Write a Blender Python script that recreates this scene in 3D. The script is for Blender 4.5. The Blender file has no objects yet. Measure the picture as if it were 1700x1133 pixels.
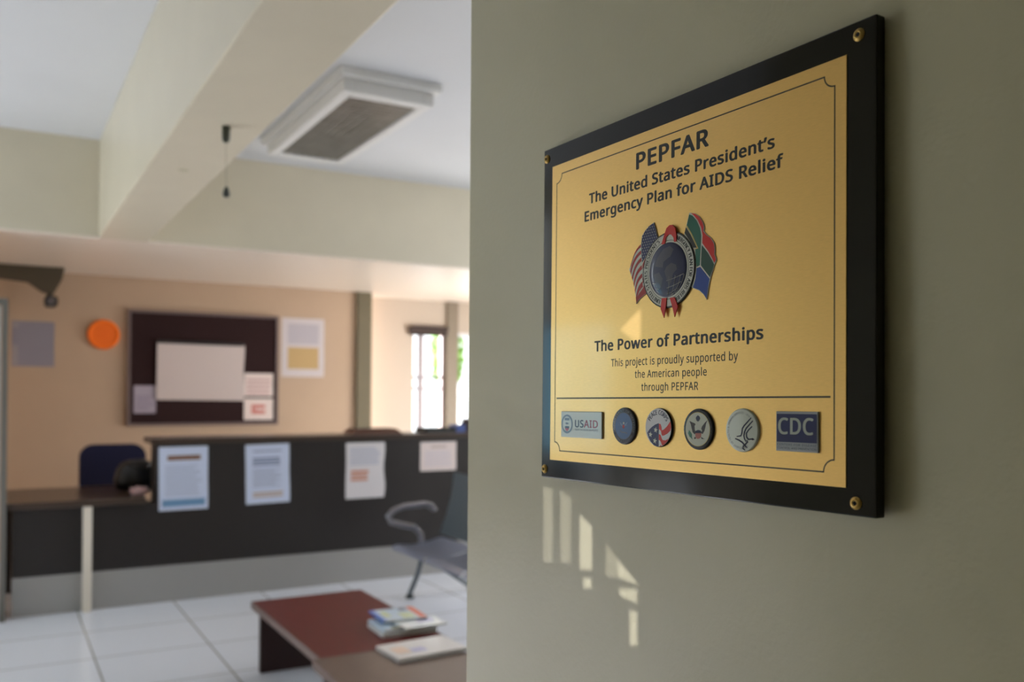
import bpy, bmesh, math, random
from mathutils import Matrix, Vector
C = bpy.context.scene.collection
SC = bpy.context.scene

# ------------------------------------------------------------------ camera, light, exposure
H = 1.4652
cam_d = bpy.data.cameras.new('camera'); cam = bpy.data.objects.new('camera', cam_d); C.objects.link(cam)
R_ = Vector((0.86535973, -0.50110237, 0.00699659)); U_ = Vector((-0.00892098, -0.00144392, 0.99995916)); F_ = Vector((0.50107181, 0.86538681, 0.00571983))
cam.matrix_world = Matrix(((R_.x, U_.x, -F_.x, 0), (R_.y, U_.y, -F_.y, 0), (R_.z, U_.z, -F_.z, H), (0, 0, 0, 1)))
cam_d.sensor_fit = 'HORIZONTAL'; cam_d.sensor_width = 36.0
cam_d.lens = 1485.078 / 1700 * 36
cam_d.shift_x = -2.547 / 1700; cam_d.shift_y = 76.184 / 1700
cam_d.clip_start = 0.02
cam_d.dof.use_dof = True; cam_d.dof.focus_distance = 0.79; cam_d.dof.aperture_fstop = 5.6
SC.camera = cam
vs = SC.view_settings
vs.view_transform = 'Standard'; vs.look = 'None'; vs.exposure = 0.19; vs.gamma = 1.0; vs.use_curve_mapping = False

world = bpy.data.worlds.new('sky'); SC.world = world; world.use_nodes = True
wn = world.node_tree.nodes; wl = world.node_tree.links
bg = wn['Background']; bg.inputs[0].default_value = (0.93, 0.97, 1.0, 1); bg.inputs[1].default_value = 2.2

sun_d = bpy.data.lights.new('sun', 'SUN'); sun = bpy.data.objects.new('sun', sun_d); C.objects.link(sun)
sun_d.energy = 42.0; sun_d.angle = 0.0012; sun_d.color = (1.0, 0.97, 0.97)
sun.rotation_euler = Vector((1, -0.80, -0.38)).to_track_quat('-Z', 'Y').to_euler()
sun.location = (-6, 6, 5)

def area(name, loc, direction, sx, sy, power, col):
    d = bpy.data.lights.new(name, 'AREA'); o = bpy.data.objects.new(name, d); C.objects.link(o)
    d.shape = 'RECTANGLE'; d.size = sx; d.size_y = sy; d.energy = power; d.color = col
    o.location = loc; o.rotation_euler = Vector(direction).to_track_quat('-Z', 'Z').to_euler()
    return o
LEFT_WIN = 7.5      # radiance of the bright panes in the left wall
RIGHT_WIN = 6.5

# ------------------------------------------------------------------ helpers
def lin(c):
    return tuple(((v / 255) / 12.92 if v / 255 <= 0.04045 else (((v / 255) + 0.055) / 1.055) ** 2.4) for v in c)

MATS = {}
def mat(name, rgb, rough=0.5, metal=0.0, coat=0.0, coat_rough=0.1, bump=0.0, bscale=60, vary=0.0, vscale=8, spec=0.5, stretch=None):
    if name in MATS: return MATS[name]
    m = bpy.data.materials.new(name); m.use_nodes = True
    nt = m.node_tree; b = nt.nodes['Principled BSDF']
    col = lin(rgb)
    b.inputs['Base Color'].default_value = (*col, 1)
    b.inputs['Roughness'].default_value = rough; b.inputs['Metallic'].default_value = metal
    b.inputs['Specular IOR Level'].default_value = spec
    b.inputs['Coat Weight'].default_value = coat; b.inputs['Coat Roughness'].default_value = coat_rough
    tc = nt.nodes.new('ShaderNodeTexCoord')
    src = tc.outputs['Object']
    if stretch:
        mp = nt.nodes.new('ShaderNodeMapping'); mp.inputs['Scale'].default_value = stretch
        nt.links.new(src, mp.inputs['Vector']); src = mp.outputs['Vector']
    if vary:
        n = nt.nodes.new('ShaderNodeTexNoise'); n.inputs['Scale'].default_value = vscale; n.inputs['Detail'].default_value = 4
        nt.links.new(src, n.inputs['Vector'])
        r = nt.nodes.new('ShaderNodeMapRange'); r.inputs['From Min'].default_value = 0.3; r.inputs['From Max'].default_value = 0.7
        r.inputs['To Min'].default_value = 1 - vary; r.inputs['To Max'].default_value = 1 + vary
        nt.links.new(n.outputs['Fac'], r.inputs['Value'])
        mx = nt.nodes.new('ShaderNodeVectorMath'); mx.operation = 'SCALE'; mx.inputs[0].default_value = col
        nt.links.new(r.outputs['Result'], mx.inputs['Scale'])
        nt.links.new(mx.outputs['Vector'], b.inputs['Base Color'])
    if bump:
        n2 = nt.nodes.new('ShaderNodeTexNoise'); n2.inputs['Scale'].default_value = bscale; n2.inputs['Detail'].default_value = 5
        nt.links.new(src, n2.inputs['Vector'])
        bp = nt.nodes.new('ShaderNodeBump'); bp.inputs['Strength'].default_value = bump; bp.inputs['Distance'].default_value = 0.002
        nt.links.new(n2.outputs['Fac'], bp.inputs['Height']); nt.links.new(bp.outputs['Normal'], b.inputs['Normal'])
    MATS[name] = m
    return m

def emit(name, rgb, strength):
    m = bpy.data.materials.new(name); m.use_nodes = True; nt = m.node_tree
    nt.nodes.remove(nt.nodes['Principled BSDF'])
    e = nt.nodes.new('ShaderNodeEmission'); e.inputs[0].default_value = (*rgb, 1); e.inputs[1].default_value = strength
    nt.links.new(e.outputs[0], nt.nodes['Material Output'].inputs[0]); MATS[name] = m
    return m

class MB:
    """collects shapes into one mesh; several materials allowed"""
    def __init__(s): s.bm = bmesh.new(); s.mats = []; s.cur = 0
    def use(s, m):
        if m not in s.mats: s.mats.append(m)
        s.cur = s.mats.index(m); return s
    def face(s, vs):
        try:
            f = s.bm.faces.new(vs); f.material_index = s.cur; return f
        except ValueError: return None
    def box(s, a, b, bev=0.0):
        (x0, y0, z0), (x1, y1, z1) = a, b
        v = [s.bm.verts.new(p) for p in ((x0,y0,z0),(x1,y0,z0),(x1,y1,z0),(x0,y1,z0),(x0,y0,z1),(x1,y0,z1),(x1,y1,z1),(x0,y1,z1))]
        fs = [s.face([v[i] for i in q]) for q in ((3,2,1,0),(4,5,6,7),(0,1,5,4),(1,2,6,5),(2,3,7,6),(3,0,4,7))]
        if bev:
            es = list({e for f in fs for e in f.edges})
            r = bmesh.ops.bevel(s.bm, geom=es, offset=bev, segments=2, profile=0.5, affect='EDGES')
            for f in r['faces']: f.material_index = s.cur
        return s
    def prism(s, pts, z0, z1, f3=None):
        """extrude a 2D outline; f3 maps (a, b, h) to xyz"""
        g = f3 or (lambda a, b, h: (a, b, h))
        A = 0
        for i in range(len(pts)):
            x0, y0 = pts[i]; x1, y1 = pts[(i+1) % len(pts)]; A += x0*y1 - x1*y0
        if A < 0: pts = pts[::-1]
        lo = [s.bm.verts.new(g(a, b, z0)) for a, b in pts]; hi = [s.bm.verts.new(g(a, b, z1)) for a, b in pts]
        s.face(hi); s.face(lo[::-1])
        for i in range(len(pts)):
            j = (i+1) % len(pts); s.face([lo[i], lo[j], hi[j], hi[i]])
        return s
    def lathe(s, prof, c=(0,0,0), n=40, axis='Z'):
        """prof: list of (r, h)"""
        def P(r, h, a):
            x, y = r*math.cos(a), r*math.sin(a)
            if axis == 'Z': q = (x, y, h)
            elif axis == 'Y': q = (x, h, y)
            else: q = (h, x, y)
            return (q[0]+c[0], q[1]+c[1], q[2]+c[2])
        rings = []
        for r, h in prof:
            if r < 1e-7: rings.append([s.bm.verts.new(P(0, h, 0))])
            else: rings.append([s.bm.verts.new(P(r, h, 2*math.pi*i/n)) for i in range(n)])
        for A, B in zip(rings[:-1], rings[1:]):
            for i in range(n):
                j = (i+1) % n
                if len(A) == 1 and len(B) == 1: continue
                if len(A) == 1: s.face([A[0], B[i], B[j]])
                elif len(B) == 1: s.face([A[i], A[j], B[0]])
                else: s.face([A[i], A[j], B[j], B[i]])
        return s
    def tube(s, pts, r, n=12, closed=False):
        pts = [Vector(p) for p in pts]; rings = []
        N = len(pts); up = None
        for i, p in enumerate(pts):
            if closed: d = pts[(i+1) % N] - pts[i-1]
            else: d = pts[min(i+1, N-1)] - pts[max(i-1, 0)]
            d.normalize()
            if up is None:
                up = Vector((0,0,1)) if abs(d.z) < 0.9 else Vector((1,0,0))
            a = d.cross(up).normalized(); b = a.cross(d).normalized(); up = b
            rr = r[i] if isinstance(r, (list, tuple)) else r
            rings.append([s.bm.verts.new(p + rr*(a*math.cos(2*math.pi*k/n) + b*math.sin(2*math.pi*k/n))) for k in range(n)])
        M = N if closed else N-1
        for i in range(M):
            A, B = rings[i], rings[(i+1) % N]
            for k in range(n):
                l = (k+1) % n; s.face([A[k], A[l], B[l], B[k]])
        if not closed:
            s.face(rings[0][::-1]); s.face(rings[-1])
        return s
    def ribbon(s, pts, w, z0, z1, closed=False):
        """flat stroke of width w along 2D points"""
        pts = [Vector((p[0], p[1])) for p in pts]; N = len(pts); L = []; Rr = []
        for i, p in enumerate(pts):
            if closed: d0 = (p - pts[i-1]); d1 = (pts[(i+1) % N] - p)
            else:
                d0 = p - pts[i-1] if i else pts[1] - p
                d1 = pts[i+1] - p if i < N-1 else d0
            d0 = d0.normalized(); d1 = d1.normalized(); t = (d0 + d1)
            t = t.normalized() if t.length > 1e-6 else d0
            nn = Vector((-t.y, t.x)); k = max(0.45, nn.dot(Vector((-d0.y, d0.x))))
            ww = w[i] if isinstance(w, (list, tuple)) else w
            L.append(p + nn*ww/2/k); Rr.append(p - nn*ww/2/k)
        M = N if closed else N-1
        lo = [(s.bm.verts.new((a.x, a.y, z0)), s.bm.verts.new((b.x, b.y, z0))) for a, b in zip(L, Rr)]
        hi = [(s.bm.verts.new((a.x, a.y, z1)), s.bm.verts.new((b.x, b.y, z1))) for a, b in zip(L, Rr)]
        for i in range(M):
            j = (i+1) % N
            s.face([hi[i][1], hi[j][1], hi[j][0], hi[i][0]]); s.face([lo[i][0], lo[j][0], lo[j][1], lo[i][1]])
            s.face([hi[i][0], hi[j][0], lo[j][0], lo[i][0]]); s.face([lo[i][1], lo[j][1], hi[j][1], hi[i][1]])
        return s
    def disc(s, c, r, z0, z1, n=40):
        return s.prism([(c[0]+r*math.cos(2*math.pi*i/n), c[1]+r*math.sin(2*math.pi*i/n)) for i in range(n)], z0, z1)
    def ring(s, c, r, w, z0, z1, n=56):
        return s.ribbon([(c[0]+r*math.cos(2*math.pi*i/n), c[1]+r*math.sin(2*math.pi*i/n)) for i in range(n)], w, z0, z1, True)
    def add_mesh(s, me, M):
        base = len(s.bm.verts); vv = [s.bm.verts.new(M @ v.co) for v in me.vertices]
        for p in me.polygons: s.face([vv[i] for i in p.vertices])
        return s
    def build(s, name, m=None, parent=None, smooth=None):
        me = bpy.data.meshes.new(name); bmesh.ops.recalc_face_normals(s.bm, faces=s.bm.faces) if smooth is not None else None
        s.bm.to_mesh(me); s.bm.free()
        if s.mats:
            for q in s.mats: me.materials.append(q)
        elif m: me.materials.append(m)
        o = bpy.data.objects.new(name, me); C.objects.link(o)
        if parent: o.parent = parent
        if smooth:
            for p in me.polygons: p.use_smooth = True
            me.set_sharp_from_angle(angle=math.radians(smooth))
        return o

def tag(o, label=None, cat=None, group=None, kind=None):
    if label: o['label'] = label
    if cat: o['category'] = cat
    if group: o['group'] = group
    if kind: o['kind'] = kind
    return o
def empty(name, loc, label, cat, group=None, rz=0):
    o = bpy.data.objects.new(name, None); C.objects.link(o); o.location = loc; o.rotation_euler = (0, 0, rz); o.empty_display_size = 0.05
    return tag(o, label, cat, group)
def struct(o): o['kind'] = 'structure'; return o

# lettering -------------------------------------------------------------
FONT = None
try:
    import os
    for fp in (os.path.join(bpy.utils.resource_path('LOCAL'), 'datafiles', 'fonts', 'NotoSansHebrew-Regular.woff2'),):
        if os.path.exists(fp): FONT = bpy.data.fonts.load(fp)
except Exception: FONT = None
_tc = {}
def glyphs(txt, bold):
    key = txt
    if key in _tc: return _tc[key]
    cu = bpy.data.curves.new('lettering', 'FONT'); cu.body = txt; cu.size = 1.0; cu.resolution_u = 4; cu.space_character = 1.07
    if FONT: cu.font = FONT
    o = bpy.data.objects.new('lettering', cu); C.objects.link(o)
    bpy.context.view_layer.update()
    dg = bpy.context.evaluated_depsgraph_get()
    me = bpy.data.meshes.new_from_object(o.evaluated_get(dg))
    bpy.data.objects.remove(o); bpy.data.curves.remove(cu)
    xs = [v.co.x for v in me.vertices]; ys = [v.co.y for v in me.vertices]
    _tc[key] = (me, min(xs), max(xs), min(ys), max(ys)); return _tc[key]
def text_line(mb, txt, x0, x1, base, cap, z, bold=0.0):
    me, a, b, _, _ = glyphs(txt, bold); hc = glyphs('H', bold)[4]
    sx = (x1-x0)/(b-a); sy = cap/hc
    e = bold*cap                                  # stroke thickening: a few copies nudged sideways and up
    k = (x1-x0-2*e)/(x1-x0); sx *= k; sy *= (cap-e)/cap
    for i, (dx, dy) in enumerate(((-1, 0), (1, 0), (0, 0), (-0.5, 0.5), (0.5, 0.5), (-0.5, -0.5), (0.5, -0.5)) if bold else ((0, 0),)):
        M = Matrix(((sx, 0, 0, x0 + e - a*sx + dx*e), (0, sy, 0, base + e*0.5 + dy*e), (0, 0, 1, z + i*2e-6), (0, 0, 0, 1)))
        mb.add_mesh(me, M)
    return mb
def text_arc(mb, txt, c, r, a0, a1, cap, z, bold=0.0, squeeze=1.0):
    """letters standing on a circle of radius r (feet towards the centre) from angle a0 to a1, degrees, clockwise"""
    hc = glyphs('H', bold)[4]; sy = cap/hc
    ws = [0.32 if ch == ' ' else (glyphs(ch, bold)[2]-glyphs(ch, bold)[1]) + 0.10 for ch in txt]
    tot = sum(ws); k = 0.0; arc = math.radians(abs(a1-a0))*(r+cap/2); sx = arc/tot
    for ch, w in zip(txt, ws):
        am = math.radians(a0 + (a1-a0)*(k+w/2)/tot); k += w
        if ch == ' ': continue
        me, a, b, _, _ = glyphs(ch, bold)
        rot = am - math.pi/2
        M = Matrix.Translation((c[0]+r*math.cos(am), c[1]+r*math.sin(am), z)) @ Matrix.Rotation(rot, 4, 'Z') @ Matrix(((sx*squeeze, 0, 0, -(a+b)/2*sx*squeeze), (0, sy, 0, 0), (0, 0, 1, 0), (0, 0, 0, 1)))
        mb.add_mesh(me, M)
        for q in ((-1, 1) if bold else ()): mb.add_mesh(me, Matrix.Translation((q*bold*cap*math.cos(rot), q*bold*cap*math.sin(rot), 2e-6*(q+2))) @ M)
    return mb

# ------------------------------------------------------------------ materials
PAINT = mat('cream_gloss_paint', (206, 197, 174), 0.42, coat=0.25, coat_rough=0.25, bump=0.10, bscale=45, vary=0.03, vscale=3)
WALLP = mat('olive_cream_wall_paint', (184, 178, 147), 0.5, coat=0.28, coat_rough=0.26, bump=0.22, bscale=170, vary=0.035, vscale=6)
OFFICE = mat('tan_office_paint', (188, 162, 137), 0.6, bump=0.08, bscale=50, vary=0.03, vscale=2)
WHITEWALL = mat('white_wall_paint', (186, 172, 156), 0.6, bump=0.06, bscale=50)
CEIL = mat('white_ceiling_paint', (206, 207, 208), 0.7, bump=0.06, bscale=40, vary=0.015, vscale=2)
SOFFIT = mat('soffit_paint', (226, 213, 198), 0.45, coat=0.2, coat_rough=0.2, bump=0.05)
STEEL = mat('grey_painted_steel', (112, 110, 104), 0.4, 0.3)

def floor_mat():
    m = bpy.data.materials.new('glazed_floor_tiles'); m.use_nodes = True; nt = m.node_tree; b = nt.nodes['Principled BSDF']
    tc = nt.nodes.new('ShaderNodeTexCoord'); mp = nt.nodes.new('ShaderNodeMapping'); mp.inputs['Location'].default_value = (-0.479, -0.55, 0)
    nt.links.new(tc.outputs['Object'], mp.inputs['Vector'])
    br = nt.nodes.new('ShaderNodeTexBrick'); br.offset = 0.0; br.squash = 1.0
    for k, v in (('Scale', 1.0), ('Brick Width', 0.6), ('Row Height', 0.6), ('Mortar Size', 0.005), ('Mortar Smooth', 0.1), ('Bias', 0.0)): br.inputs[k].default_value = v
    br.inputs['Color1'].default_value = (*lin((240, 242, 249)), 1); br.inputs['Color2'].default_value = (*lin((236, 238, 245)), 1); br.inputs['Mortar'].default_value = (*lin((150, 146, 138)), 1)
    nt.links.new(mp.outputs[0], br.inputs['Vector']); nt.links.new(br.outputs['Color'], b.inputs['Base Color'])
    b.inputs['Roughness'].default_value = 0.18
    bp = nt.nodes.new('ShaderNodeBump'); bp.inputs['Strength'].default_value = 0.3; bp.inputs['Distance'].default_value = 0.002; bp.invert = True
    nt.links.new(br.outputs['Fac'], bp.inputs['Height']); nt.links.new(bp.outputs['Normal'], b.inputs['Normal'])
    return m

# ------------------------------------------------------------------ the room
ZC, ZB = 3.126, 2.471        # ceiling, underside of beams
YF, YB, YR = 6.538, 8.664, 9.05
XL, XR, YN = -3.0, 5.6, -2.4
struct(MB().box((XL-0.2, YN-0.2, -0.1), (XR+0.2, YR+0.2, 0)).build('floor', floor_mat()))
struct(MB().box((XL-0.2, YN-0.2, ZC), (XR+0.2, YR+0.2, ZC+0.1)).build('ceiling', CEIL))

# the near wall with the plaque: a slab with a rounded free end
d = Vector((-0.04472452, 0.99899936)); nrm = Vector((-0.99899936, -0.04472452)); w0 = Vector((0.5361558, 0.6225999))
def wp(s, t): p = w0 + d*s - nrm*t; return (p.x, p.y)
S_END = (1.0185 - w0.y)/d.y; rr = 0.012
outl = [wp(-3.0, 0)] + [wp(S_END - rr + rr*math.sin(a), rr - rr*math.cos(a)) for a in [math.radians(k) for k in range(0, 91, 15)]]
outl += [wp(S_END - rr + rr*math.cos(a), 0.2 - rr + rr*math.sin(a)) for a in [math.radians(k) for k in range(0, 91, 15)]] + [wp(-3.0, 0.2)]
struct(MB().prism(outl, 0, ZC).build('wall_right', WALLP, smooth=30))

# far walls
b = MB(); b.box((XL, YB, 0), (3.32, YB+0.2, ZC)); struct(b.build('wall_back', OFFICE))
# recess to the right of the notice board, pierced by the window
WX0, WX1, WZ0, WZ1 = 3.96, 4.365, 0.95, 2.20
b = MB()
b.box((3.32, YR, 0), (WX0, YR+0.2, ZC)).box((WX0, YR, 0), (WX1, YR+0.2, WZ0)).box((WX0, YR, WZ1), (WX1, YR+0.2, ZC))
b.box((4.50, YR, 0), (5.6, YR+0.2, WZ0)).box((4.50, YR, 2.13), (5.6, YR+0.2, ZC)).box((5.3, YR, WZ0), (5.6, YR+0.2, 2.13))
struct(b.build('wall_recess', WHITEWALL))
struct(MB().box((WX1, YR-0.03, 0), (4.50, YR+0.2, ZB)).build('trim_1', mat('grey_brown_post', (128, 116, 100), 0.6)))
struct(MB().box((-0.13, YF+0.02, 0), (-0.03, YB, ZB)).build('wall_light_blocker', OFFICE))  # unseen wall added to keep left window light off the back wall
struct(MB().box((3.165, YB-0.035, 0), (3.32, YB, ZB)).build('trim_2', mat('olive_brown_shade', (104, 95, 72), 0.6)))  # strip added at the wall end; its olive brown stands in for shade
# bulkhead above the counter: front face, underside
b = MB(); b.use(PAINT).box((XL, YF, ZB+0.012), (XR, YR, ZC)); struct(b.build('wall_bulkhead', PAINT))
struct(MB().box((XL, YF, ZB), (XR, YR, ZB+0.012)).build('trim_3', SOFFIT))
# beam running from the bulkhead towards the viewer
struct(MB().box((0.584, YN, ZB), (0.893, YF, ZC), 0.008).build('trim_4', PAINT))
# near, left and right walls
struct(MB().box((XL-0.2, YN-0.2, 0), (XR+0.2, YN, ZC)).build('wall_near', PAINT))
def wall_with_holes(name, x0, x1, holes, m):
    """wall across X, holes = (ya, yb, za, zb) sorted by y"""
    b = MB(); y = YN
    for ya, yb, za, zb in holes:
        b.box((x0, y, 0), (x1, ya, ZC)); b.box((x0, ya, 0), (x1, yb, za)); b.box((x0, ya, zb), (x1, yb, ZC)); y = yb
    b.box((x0, y, 0), (x1, YR+0.2, ZC)); return struct(b.build(name, m))
LH = [(3.4507 + 0.01, 3.7155 + 0.20, 2.4375 + 0.01, 2.9521 + 0.09), (3.95, 4.55, 0.08, 1.06), (4.72, 5.50, 0.08, 2.06), (5.68, 6.46, 0.08, 3.00), (6.62, 7.80, 0.08, 1.08)]
wall_with_holes('wall_left', XL-0.2, XL, LH, PAINT)
# the passage the viewer stands in: its left wall ends where the room opens
struct(MB().box((-1.25, YN, 0), (-1.10, 1.86, ZC)).build('wall_passage', WALLP))
RH = [(2.2, 4.0, 1.4, 2.9), (4.6, 6.3, 1.4, 2.9), (6.75, 8.0, 0.55, 1.55)]
wall_with_holes('wall_east', XR, XR+0.2, RH, PAINT)

WHITE_ALU = mat('white_window_frame', (226, 226, 228), 0.4)
def side_window(name, x, ya, yb, za, zb, ncol, nrow, paneM, sgn):
    r = bpy.data.objects.new(name, None); C.objects.link(r); r.location = (x, (ya+yb)/2, za); struct(r)
    oy, oz = -(ya+yb)/2, -za
    f = MB(); t = 0.03
    for a, c in (((0, ya, za), (0.05, ya+t, zb)), ((0, yb-t, za), (0.05, yb, zb)), ((0, ya+t, za), (0.05, yb-t, za+t)), ((0, ya+t, zb-t), (0.05, yb-t, zb))):
        f.box((a[0]*sgn, a[1]+oy, a[2]+oz), (c[0]*sgn, c[1]+oy, c[2]+oz)) if sgn > 0 else f.box((-c[0], a[1]+oy, a[2]+oz), (0, c[1]+oy, c[2]+oz))
    f.build('window_frame', WHITE_ALU, r)
    for i in range(1, ncol):
        y = ya + (yb-ya)*i/ncol + oy; q = MB(); q.box((min(0, 0.04*sgn), y-0.02, t), (max(0, 0.04*sgn), y+0.02, zb-za-t)); q.build('mullion', WHITE_ALU, r)
    for i in range(1, nrow):
        z = (zb-za)*i/nrow; q = MB(); q.box((min(0, 0.035*sgn), ya+oy+t, z-0.02), (max(0, 0.035*sgn), yb+oy-t, z+0.02)); q.build('glazing_bar', WHITE_ALU, r)
    q = MB(); q.box((min(-0.012*sgn, -0.006*sgn), ya+oy, 0), (max(-0.012*sgn, -0.006*sgn), yb+oy, zb-za)); q.build('pane', paneM, r)
    return r
CLEAR = bpy.data.materials.new('clear_glass'); CLEAR.use_nodes = True; nt = CLEAR.node_tree; nt.nodes.remove(nt.nodes['Principled BSDF'])
tb = nt.nodes.new('ShaderNodeBsdfTransparent'); gb = nt.nodes.new('ShaderNodeBsdfGlossy'); gb.inputs['Roughness'].default_value = 0.02
fr = nt.nodes.new('ShaderNodeFresnel'); fr.inputs['IOR'].default_value = 1.3; mxs = nt.nodes.new('ShaderNodeMixShader')
nt.links.new(fr.outputs[0], mxs.inputs[0]); nt.links.new(tb.outputs[0], mxs.inputs[1]); nt.links.new(gb.outputs[0], mxs.inputs[2]); nt.links.new(mxs.outputs[0], nt.nodes['Material Output'].inputs[0])
LWIN = emit('added_glow_pane', (0.84, 0.93, 1.0), LEFT_WIN)  # glowing pane of the added tall left window
RWIN = emit('daylit_glass', (0.92, 0.95, 1.0), RIGHT_WIN)
RWIN2 = emit('daylit_office_glass', (1.0, 0.97, 0.93), RIGHT_WIN*4.5)
side_window('window_4', XL-0.08, 4.72, 5.50, 1.08, 2.06, 2, 1, emit('teal_tinted_glass', (0.24, 0.76, 1.05), LEFT_WIN*0.52), 1)
side_window('window_8', XL-0.08, 5.68, 6.46, 1.08, 3.00, 2, 2, LWIN, 1)  # tall glowing window added, out of view, to brighten the near wall
# low clear windows added for an unseen sun patch that lights ceiling and beam
side_window('window_9', XL-0.08, 3.95, 4.55, 0.08, 1.06, 2, 1, CLEAR, 1)
side_window('window_10', XL-0.08, 4.72, 5.50, 0.08, 1.08, 2, 1, CLEAR, 1)
side_window('window_12', XL-0.08, 6.62, 7.80, 0.08, 1.08, 2, 1, CLEAR, 1)
side_window('window_11', XL-0.08, 5.68, 6.46, 0.08, 1.08, 2, 1, CLEAR, 1)
for k, (ya, yb, za, zb) in enumerate(RH): side_window('window_%d' % (5+k), XR+0.08, ya, yb, za, zb, 3, 1, RWIN2 if k == 2 else RWIN, -1)

# unseen sun mask added: openings shaped to the sun strips on the near wall
gw = bpy.data.objects.new('window_3', None); C.objects.link(gw); gw.location = (XL, 0, 0); struct(gw)
QUADS = [[[3.7155,2.9521],[3.6655,2.9469],[3.6598,2.4538],[3.7091,2.4375]],[[3.6655,2.9469],[3.6476,2.9451],[3.6448,2.7002],[3.6627,2.7008]],[[3.6617,2.6162],[3.6439,2.6196],[3.6421,2.4597],[3.6598,2.4538]],[[3.6476,2.9451],[3.6345,2.9437],[3.6292,2.464],[3.6421,2.4597]],[[3.6345,2.9437],[3.6154,2.9418],[3.6128,2.6937],[3.6318,2.7004]],[[3.6309,2.622],[3.612,2.6256],[3.6104,2.4703],[3.6292,2.464]],[[3.6154,2.9418],[3.601,2.9403],[3.5961,2.475],[3.6104,2.4703]],[[3.601,2.9403],[3.595,2.9397],[3.5922,2.6758],[3.5983,2.6785]],[[3.5977,2.622],[3.5917,2.6227],[3.5902,2.477],[3.5961,2.475]],[[3.595,2.9397],[3.5811,2.9382],[3.5784,2.6696],[3.5922,2.6758]],[[3.5917,2.6227],[3.5779,2.6241],[3.5779,2.6166],[3.5916,2.6138]],[[3.5915,2.6026],[3.5777,2.6056],[3.5765,2.4815],[3.5902,2.477]],[[3.5811,2.9382],[3.5802,2.9381],[3.5774,2.6691],[3.5784,2.6696]],[[3.5779,2.6241],[3.577,2.6242],[3.5755,2.4819],[3.5765,2.4815]],[[3.5802,2.9381],[3.5592,2.936],[3.5547,2.4888],[3.5755,2.4819]],[[3.5592,2.936],[3.5426,2.9343],[3.5398,2.6452],[3.5564,2.6554]],[[3.5561,2.6223],[3.5396,2.6244],[3.5383,2.4942],[3.5547,2.4888]],[[3.5426,2.9343],[3.5381,2.9338],[3.5353,2.6418],[3.5398,2.6446]],[[3.5396,2.6256],[3.5351,2.6253],[3.5339,2.4957],[3.5383,2.4942]],[[3.5381,2.9338],[3.523,2.9323],[3.5202,2.6324],[3.5353,2.6418]],[[3.5351,2.6253],[3.5201,2.6244],[3.5201,2.6181],[3.535,2.6153]],[[3.5349,2.6076],[3.52,2.6066],[3.519,2.5006],[3.5339,2.4957]],[[3.523,2.9323],[3.5118,2.9311],[3.509,2.6254],[3.5202,2.6324]],[[3.5201,2.6244],[3.509,2.6237],[3.509,2.6203],[3.5201,2.6181]],[[3.52,2.6066],[3.5088,2.6059],[3.5088,2.599],[3.5199,2.5964]],[[3.5196,2.5633],[3.5085,2.5657],[3.5079,2.5043],[3.519,2.5006]],[[3.5118,2.9311],[3.5066,2.9306],[3.5028,2.506],[3.5079,2.5043]],[[3.5066,2.9306],[3.4739,2.9272],[3.4735,2.8859],[3.506,2.8648]],[[3.506,2.8619],[3.4732,2.8427],[3.4704,2.5168],[3.5028,2.506]],[[3.4739,2.9272],[3.454,2.9252],[3.4507,2.5233],[3.4704,2.5168]]]
g = MB()
for qd in QUADS: g.prism([tuple(p) for p in qd], -0.0005, 0.0005, lambda a, c, h: (h, a, c))
g.build('mask_plate', STEEL, gw)
FY0, FY1, FZ0, FZ1 = 3.4507, 3.7155, 2.4375, 2.9521
g = MB(); e_ = 0.03
g.box((-0.012, FY0, FZ0), (-0.002, FY0+e_, FZ1-e_)); g.box((-0.012, FY1-e_, FZ0), (-0.002, FY1+0.20, FZ1+0.09)); g.box((-0.012, FY0, FZ1-e_), (-0.002, FY1-e_, FZ1+0.09)); g.box((-0.012, FY0+e_, FZ0), (-0.002, FY1-e_, FZ0+e_))
g.build('window_frame', STEEL, gw)  # border plates of the added sun mask
pm = bpy.data.materials.new('sun_dimmer'); pm.use_nodes = True; nt = pm.node_tree; nt.nodes.remove(nt.nodes['Principled BSDF'])
tr = nt.nodes.new('ShaderNodeBsdfTransparent'); tr.inputs[0].default_value = (0.67, 0.67, 0.67, 1); nt.links.new(tr.outputs[0], nt.nodes['Material Output'].inputs[0])
dark = bpy.data.materials.new('sun_dimming_film'); dark.use_nodes = True; nt = dark.node_tree; nt.nodes.remove(nt.nodes['Principled BSDF'])
tr = nt.nodes.new('ShaderNodeBsdfTransparent'); tr.inputs[0].default_value = (0.255, 0.255, 0.255, 1); nt.links.new(tr.outputs[0], nt.nodes['Material Output'].inputs[0])
MB().box((-0.032, FY0, FZ0), (-0.029, FY1+0.2, FZ1+0.09)).build('pane', dark, gw)  # film added to dim all sun passing the mask
pm2 = pm.copy(); pm2.name = 'deep_sun_dimmer'; [q for q in pm2.node_tree.nodes if q.type == 'BSDF_TRANSPARENT'][0].inputs[0].default_value = (0.42, 0.42, 0.46, 1)
for k, (ya, yb, za, zb) in enumerate([[3.6037, 3.6708, 2.6047, 2.7187], [3.5391, 3.5583, 2.6195, 2.666], [3.4705, 3.5097, 2.8404, 2.8904]]):
    g = MB(); g.box((-0.022, ya+0.016, za+0.008), (-0.019, yb+0.016, zb+0.008)); g.build('pane', pm2 if k == 2 else pm, gw)  # added panes that dim single sun strips further

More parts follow.
